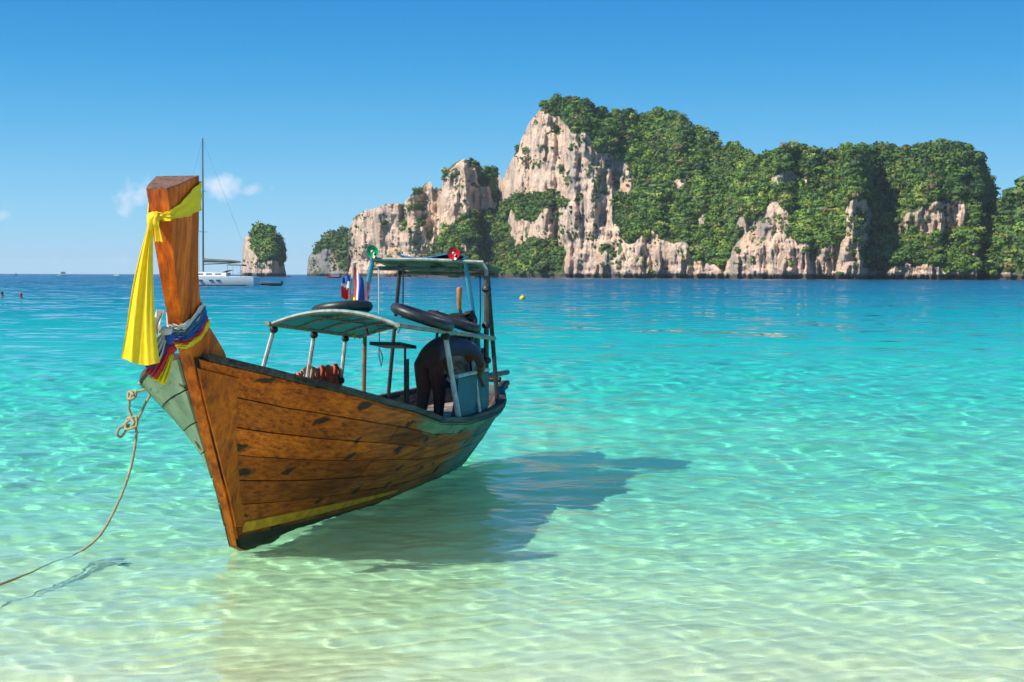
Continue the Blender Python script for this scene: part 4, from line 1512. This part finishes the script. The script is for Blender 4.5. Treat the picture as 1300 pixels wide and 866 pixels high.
# joints in boat units relative to the feet; he faces the stern quarter (+y, +x)
J = [((.0, .0, .70), (.135, .115)),              # 0 pelvis
     ((.055, .10, .76), (.125, .112)),           # 1 waist
     ((.13, .25, .785), (.145, .115)),            # 2 chest
     ((.20, .38, .755), (.13, .10)),              # 3 upper chest
     ((.235, .46, .735), (.055, .055)),          # 4 neck
     ((-.062, .02, .60), (.100, .100)),          # 5 hip L
     ((-.070, .075, .36), (.070, .070)),          # 6 knee L
     ((-.075, -.02, .07), (.045, .045)),         # 7 ankle L
     ((-.08, .10, .035), (.035, .035)),          # 8 toe L
     ((.066, .0, .60), (.100, .100)),            # 9 hip R
     ((.075, .11, .36), (.070, .070)),            # 10 knee R
     ((.070, .08, .07), (.045, .045)),           # 11 ankle R
     ((.085, .20, .035), (.035, .035)),           # 12 toe R
     ((.03, .44, .73), (.062, .062)),            # 13 shoulder L
     ((-.02, .50, .60), (.046, .046)),           # 14 elbow L
     ((.06, .62, .46), (.034, .034)),            # 15 wrist L
     ((.355, .33, .73), (.062, .062)),           # 16 shoulder R
     ((.40, .42, .58), (.046, .046)),            # 17 elbow R
     ((.33, .58, .46), (.034, .034))]            # 18 wrist R
E_ = [(0, 1), (1, 2), (2, 3), (3, 4), (0, 5), (5, 6), (6, 7), (7, 8), (0, 9), (9, 10), (10, 11), (11, 12), (3, 13), (13, 14), (14, 15), (3, 16), (16, 17), (17, 18)]
Jk = [(bk(*p), tuple(x * K for x in r)) for p, r in J]
body_me = skin_mesh('body', Jk, E_)
# clothing colours by height: shirt above the belt, trousers below, bare forearms and feet
for m_ in (M['maroon'], M['navy'], M['skin']):
    body_me.materials.append(m_)
for p in body_me.polygons:
    c = p.center / K
    arm = (c.y > .40 and c.z < .66)
    p.material_index = 2 if (arm or c.z < .075 or (c.y > .45 and abs(c.x - .235) < .07 and c.z < .84 and c.z > .7)) else (1 if (c.z > .70 and c.y > .015) else 0)
bo = link('body', body_me, None, man)
hm = MB().blob((.255, .535, .695), (.078, .098, .105), 16, 12, 0, Matrix.Rotation(-.9, 3, 'X'))
hm.blob((.262, .60, .63), (.013, .018, .022), 8, 6).blob((.18, .53, .695), (.014, .024, .032), 8, 6).blob((.33, .53, .695), (.014, .024, .032), 8, 6)
hd = link('head', hm.mesh('head', (0, 0, 0), K), M['skin'], man)
link('hair', MB().blob((.255, .515, .725), (.084, .098, .095), 16, 12, .04, Matrix.Rotation(-.9, 3, 'X')).mesh('hair', (0, 0, 0), K), M['hair'], hd)
for side, wr in ((-1, Vector((.06, .62, .46))), (1, Vector((.33, .58, .46)))):
    joints = [(bk(wr.x, wr.y, wr.z), (.030 * K, .022 * K)), (bk(wr.x + .005 * side, wr.y + .035, wr.z - .04), (.036 * K, .018 * K))]
    ed = [(0, 1)]
    for f_ in range(4):
        o0 = Vector((wr.x + (f_ - 1.5) * .019, wr.y + .055, wr.z - .065))
        joints += [(bk(*o0), .0095 * K), (bk(o0.x, o0.y + .022, o0.z - .028), .0085 * K), (bk(o0.x, o0.y + .026 - .004 * f_, o0.z - .055 + .004 * abs(f_ - 1)), .0075 * K)]
        n0 = len(joints) - 3
        ed += [(1, n0), (n0, n0 + 1), (n0 + 1, n0 + 2)]
    joints += [(bk(wr.x - side * .040, wr.y + .035, wr.z - .03), .011 * K), (bk(wr.x - side * .052, wr.y + .055, wr.z - .055), .009 * K)]
    ed += [(1, len(joints) - 2), (len(joints) - 2, len(joints) - 1)]
    link('hand', skin_mesh('hand', joints, ed, 0, 1), M['skin'], man)

# ------------------------------------------------------------------ mooring rope from the far bow rail into the water
def twist(path, r):
    """laid rope: radius swells along the lay"""
    return [r * (1 + .10 * math.sin(i * 1.9)) for i in range(len(path))]


DR = 12.1
rail_pt = bworld(-hb(-.05, 1.0) - .03, -.05, sheer(-.05) - .0)
rope = bpy.data.objects.new('mooring_rope', None); COL.objects.link(rope)
rope.location = at(170, 540, DR); rope.empty_display_size = .2
tag(rope, 'beige mooring rope knotted below the bow rail and trailing into the water', 'rope')


def rpart(name, path, r, n=8):
    mb = MB(); mb.tube([p - rope.location for p in path], twist(path, r), n)
    return link(name, mb.mesh(name), M['rope'], rope)


rpart('line', catmull([rail_pt, at(185, 495, DR), at(170, 500, DR), at(166, 506, DR - .03), at(164, 520, DR), at(168, 532, DR), at(173, 545, DR), at(172, 565, DR), at(165, 600, DR), at(150, 640, DR - .05), at(128, 680, DR - .15), at(100, 704, DR - .35), at(78, 716, DR - .75),
                      at(40, 729, DR - 1.25), at(0, 744, DR - 1.75), at(-60, 764, DR - 2.3)], 8), .011)
rpart('line', catmull([rail_pt, at(190, 500, DR), at(184, 515, DR), at(176, 532, DR), at(172, 540, DR - .02)], 6), .011)
rpart('knot', catmull([at(163, 500, DR), at(172, 498, DR - .03), at(171, 506, DR - .04), at(163, 508, DR - .03), at(164, 499, DR), at(170, 503, DR - .05)], 6), .012)
rpart('knot', catmull([at(158, 540, DR), at(172, 530, DR - .04), at(173, 542, DR - .05), at(160, 546, DR - .03), at(163, 532, DR), at(170, 538, DR - .05), at(166, 546, DR)], 6), .012)
rpart('loop', catmull([at(162, 540, DR), at(152, 545, DR - .02), at(149, 553, DR - .02), at(154, 556, DR), at(160, 548, DR), at(164, 540, DR)], 6), .011)

st = MB()
for k in range(3):
    st.blob((k * .035 - .035, (k % 2) * .02, .015), (.04, .03, .022), 9, 6, .18)
sp_ = at(154, 724, 11.6)
so = link('seabed_stone', st.mesh('seabed_stone'), M['stone'])
so.location = (sp_.x, sp_.y, float(np.interp(sp_.y - .06 * sp_.x, BEDY, BEDZ)))
tag(so, 'small dark stone lying alone on the pale sea floor', 'stone')


# ------------------------------------------------------------------ the yacht at anchor and the far boats
def water_point(px, D):
    p = at(px, 349, D); return Vector((p.x, D, 0))


def wthing(name, label, cat, loc, rz=0, sc=1.0, group=None):
    o = bpy.data.objects.new(name, None); COL.objects.link(o)
    o.location = loc; o.rotation_euler = (0, 0, rz); o.scale = (sc, sc, sc)
    return tag(o, label, cat, group)


def wpart(name, mb, mat, parent, sharp=.7):
    return link(name, mb.mesh(name, sharp=sharp), mat, parent)


def boat_hull(L_, Bm, zt0, zt1, zb=-.4, stern=.75, n=18):
    """x along the boat, bow at -x"""
    rowsA = []
    for i in range(n):
        t = i / (n - 1)
        x = -L_ / 2 + L_ * t
        hw = Bm / 2 * (1 - (1 - min(1, t / .55)) ** 2.2) * (1 - (1 - stern) * max(0, (t - .6) / .4) ** 2)
        hw = max(hw, .02)
        zt = zt0 + (zt1 - zt0) * t
        r = []
        for q, zq in ((-1, zt), (-.97, zt * .5), (-.80, .0), (-.3, zb), (.3, zb), (.80, .0), (.97, zt * .5), (1, zt)):
            xo = (1 - t) ** 3 * (-.10 * L_ * max(0, zq) / max(zt0, .1) * .6)
            r.append((x + xo, q * hw, zq))
        rowsA.append(r)
    V = [p for r in rowsA for p in r]
    m = 8
    Fc = []
    for i in range(n - 1):
        for j in range(m):
            a, b = i * m + j, i * m + (j + 1) % m
            Fc.append((a, a + m, b + m, b))
    Fc.append(tuple(range(m))); Fc.append(tuple(reversed(range((n - 1) * m, n * m))))
    return MB().add(V, Fc)


DY = 277
yc = water_point(267, DY)
yacht = wthing('sailing_yacht', 'white sailing yacht at anchor with a bare mast and furled mainsail', 'sailing yacht', yc, math.radians(-8))
wpart('hull', boat_hull(18.6, 5.0, 2.05, 1.75, -.5, .82), M['gelcoat'], yacht)
wpart('deck', MB().box((.8, 0, 1.86), (16, 3.0, .08)), M['gelcoat'], yacht)
ck = MB()
A = [[(x, q * (1.5 - .5 * max(0, -x - 2) / 4), 1.86 + (.75 if abs(q) < .9 else .1) * min(1, max(.15, (x + 6.2) / 3.5))) for q in (-1, -.85, 0, .85, 1)] for x in np.linspace(-5.8, 3.6, 9)]
B = [[(x, y, 1.8) for x, y, z in r] for r in A]
wpart('coachroof', ck.solid(A, B), M['gelcoat'], yacht)
for x in (-1.6, .2, 2.0):
    wpart('cabin_window', MB().box((x, -1.40, 2.30), (1.2, .10, .22)), M['glass'], yacht)
for x in (1.0, 2.4, -1.2):
    wpart('hull_window', MB().box((x, -2.43, 1.12), (.85, .16, .20)), M['glass'], yacht)
wpart('waterline_stripe', MB().box((.8, -2.02, .16), (14, .5, .14)), M['darksteel'], yacht)
mast = wpart('mast', MB().tube([(-1.5, 0, 1.8), (-1.45, 0, 15), (-1.4, 0, 28.6)], [.19, .17, .12], 10), M['mast'], yacht)
for z, wd in ((18.3, 2.0), (10.4, 2.4)):
    wpart('spreader', MB().tube([(-1.45, -wd, z + .2), (-1.45, 0, z), (-1.45, wd, z + .2)], .06, 6), M['gelcoat'], mast)
wpart('boom', MB().tube([(-1.4, 0, 4.2), (2.5, 0, 4.35), (6.2, 0, 4.6)], .11, 8), M['mast'], yacht)
wpart('sail_cover', MB().tube([(-1.3, 0, 5.0), (-.6, 0, 4.95), (2.0, 0, 4.85), (4.5, 0, 4.82), (6.0, 0, 4.75)], [.45, .40, .34, .26, .12], 10), M['sailcover'], yacht)
for a, b in (((-1.45, 0, 28.4), (-9.0, 0, 2.1)), ((-1.4, 0, 28.4), (9.1, 0, 1.9)), ((-1.45, -2.0, 18.4), (-1.4, 0, 28.2)), ((-1.45, -2.4, 10.6), (-1.45, -2.0, 18.4)), ((-1.4, -2.3, 2), (-1.45, -2.4, 10.6))):
    wpart('stay', MB().tube([a, b], .017, 5), M['mast'], yacht)
A = [[(x, y, 4.0 + .25 * (1 - (y / 1.7) ** 2) - .03 * (x - 5)) for y in np.linspace(-1.7, 1.7, 7)] for x in np.linspace(3.8, 6.8, 5)]
wpart('bimini', MB().solid(A, [[(x, y, z - .08) for x, y, z in r] for r in A]), M['sailcover'], yacht)
for x in (4.0, 6.6):
    for y in (-1.6, 1.6):
        wpart('bimini_pole', MB().tube([(x, y, 1.8), (x, y, 4.05)], .04, 5), M['steel'], yacht)
A = [[(x, y, 2.55 + .55 * math.sin((x - 2.6) / 1.6 * 1.4)) for y in np.linspace(-1.3, 1.3, 5)] for x in np.linspace(2.6, 4.1, 4)]
wpart('spray_hood', MB().solid(A, [[(x, y, z - .07) for x, y, z in r] for r in A]), M['sailcover'], yacht)
wpart('steering_wheel', MB().torus((6.4, -.7, 2.5), .5, .05, Matrix.Rotation(math.pi / 2, 3, 'Y'), 16, 6), M['steel'], yacht)
wpart('helm_seat', MB().box((7.6, 0, 2.2), (.6, 2.6, .6)), M['darksteel'], yacht)
for y in (-2.2, 2.2):
    wpart('guard_rail', MB().tube([(-7.5, y * .45, 2.75), (-3, y, 2.7), (3, y * 1.03, 2.6), (8.4, y * .9, 2.5)], .03, 5), M['steel'], yacht)
dg = water_point(344, DY + 3)
dinghy = wthing('inflatable_dinghy', 'dark inflatable dinghy tied behind the white yacht', 'dinghy', dg, math.radians(4))
wpart('tube', MB().tube(catmull([(2.0, -.75, .32), (0, -.8, .32), (-1.6, -.6, .40), (-2.2, 0, .5), (-1.6, .6, .40), (0, .8, .32), (2.0, .75, .32)], 4), .28, 8), M['black'], dinghy)
wpart('floor', MB().box((.2, 0, .15), (3.4, 1.2, .12)), M['darksteel'], dinghy)
wpart('outboard', MB().box((2.1, 0, .65), (.35, .4, .7)), M['black'], dinghy)
wpart('tow_line', MB().tube([(-2.2, 0, .5), (-3.2, 0, .35), (-4.0, -.2, .9)], .03, 5), M['whiterope'], dinghy)


def far_boat(name, px, D, L_, label, sc=1.0, rz=0.0, red=False, tall=1.0):
    o = wthing(name, label, 'boat', water_point(px, D), rz, sc)
    wpart('hull', boat_hull(L_, L_ * .32, L_ * .13, L_ * .10, -.3, .85, 12), M['redpaint'] if red else M['gelcoat'], o)
    wpart('cabin', MB().box((L_ * .08, 0, L_ * .10 + L_ * .09 * tall), (L_ * .50, L_ * .24, L_ * .18 * tall)), M['gelcoat'], o)
    wpart('window_band', MB().box((L_ * .08, -L_ * .122, L_ * .11 + L_ * .10 * tall), (L_ * .44, .05, L_ * .035)), M['glass'], o)
    wpart('roof', MB().box((L_ * .06, 0, L_ * .115 + L_ * .18 * tall), (L_ * .60, L_ * .28, L_ * .025)), M['gelcoat'], o)
    wpart('antenna', MB().tube([(L_ * .1, 0, L_ * .12 + L_ * .18 * tall), (L_ * .1, 0, L_ * .30 + L_ * .18 * tall)], L_ * .008, 5), M['mast'], o)
    return o


M['redpaint'] = simple('red_and_white_paint', (.55, .05, .04), .4, .2, 1.0)
far_boat('passenger_ferry', 79, 1500, 9.0, 'white two-storey ferry far out on the open sea horizon', 1.0, .3, False, 1.9)
far_boat('motor_cruiser', 148, 1700, 9.0, 'small low motor cruiser far out, between ferry and prow', .9, -.2, False, .9)
far_boat('fishing_boat', 19, 1900, 8.0, 'tiny grey fishing boat on the horizon beyond the swimmers', .8, .5, False, 1.3)
sb = far_boat('speedboat', 424, 930, 9.5, 'white speedboat with a red hull running below the grey headland', 1.0, .15, True, .8)
wk = MB()
A = [[(4.5 + x, y * (1 + .10 * x), .10 + .22 * max(0, math.sin(x * 1.9 + y)) * math.exp(-x * .15)) for y in np.linspace(-1.2, 1.2, 7)] for x in np.linspace(0, 9, 14)]
wpart('wake', wk.solid(A, [[(x, y, -.2) for x, y, z in r] for r in A]), M['gelcoat'], sb)
tour = far_boat('tour_boat', 366, 1300, 6.0, 'tiny boat crossing in front of the rock islet waterline', .8, 1.0, True, .7)


# buoy and swimmers
def swimmer(px, py, label, cap):
    D = CAMH * F / (py - HZ)
    o = wthing('person', label, 'person', water_point(px, D), 0, 1.25, 'swimmers far off the beach')
    joints = [((0, 0, -.35), (.17, .12)), ((0, 0, -.02), (.18, .11)), ((0, 0, .09), (.06, .06)), ((0, -.02, .20), (.085, .095)), ((0, -.02, .31), (.075, .085)),
              ((.20, 0, -.03), (.065, .065)), ((.30, -.10, -.22), (.05, .05)), ((-.20, 0, -.03), (.065, .065)), ((-.32, -.08, -.2), (.05, .05))]
    me = skin_mesh('body', joints, [(0, 1), (1, 2), (2, 3), (3, 4), (1, 5), (5, 6), (1, 7), (7, 8)], 1, 1)
    b = link('body', me, M['skin'], o)
    link('hair' if cap is M['hair'] else 'swim_cap', MB().blob((0, 0, .27), (.105, .115, .115), 12, 8).mesh('cap'), cap, b)
    return o


swimmer(26, 380, 'swimmer with a red cap, only head and shoulders out of the water', M['red'])
swimmer(2, 378, 'dark-haired swimmer in red at the edge of the bay', M['hair'])
DB = CAMH * F / (380 - HZ)
by = wthing('buoy', 'small yellow marker buoy floating off the cliffs', 'buoy', water_point(663, DB))
wpart('float', MB().blob((0, 0, .10), (.27, .27, .25), 14, 10), M['buoy'], by)
wpart('top_ring', MB().torus((0, 0, .40), .07, .025, Matrix.Rotation(math.pi / 2, 3, 'X'), 12, 6), M['buoy'], by)

# things under water that the sun reaches through the waves
for o in list(hull.children) + list(rope.children) + [so, prow, hull]:
    o.cycles.is_caustics_receiver = True

# ------------------------------------------------------------------ sea haze
hm_ = bpy.data.materials.new('haze'); hm_.use_nodes = True
hn = hm_.node_tree.nodes; hn.clear()
ho = hn.new('ShaderNodeOutputMaterial'); hv = hn.new('ShaderNodeVolumePrincipled')
hv.inputs['Color'].default_value = (.78, .90, 1.0, 1); hv.inputs['Density'].default_value = .00005
hm_.node_tree.links.new(hv.outputs[0], ho.inputs['Volume'])
haze = link('haze', MB().box((0, 9000, 87), (26000, 18400, 190)).mesh('haze', smooth=False), hm_)
tag(haze, 'thin pale sea haze filling the air over the bay', 'haze', kind='stuff')
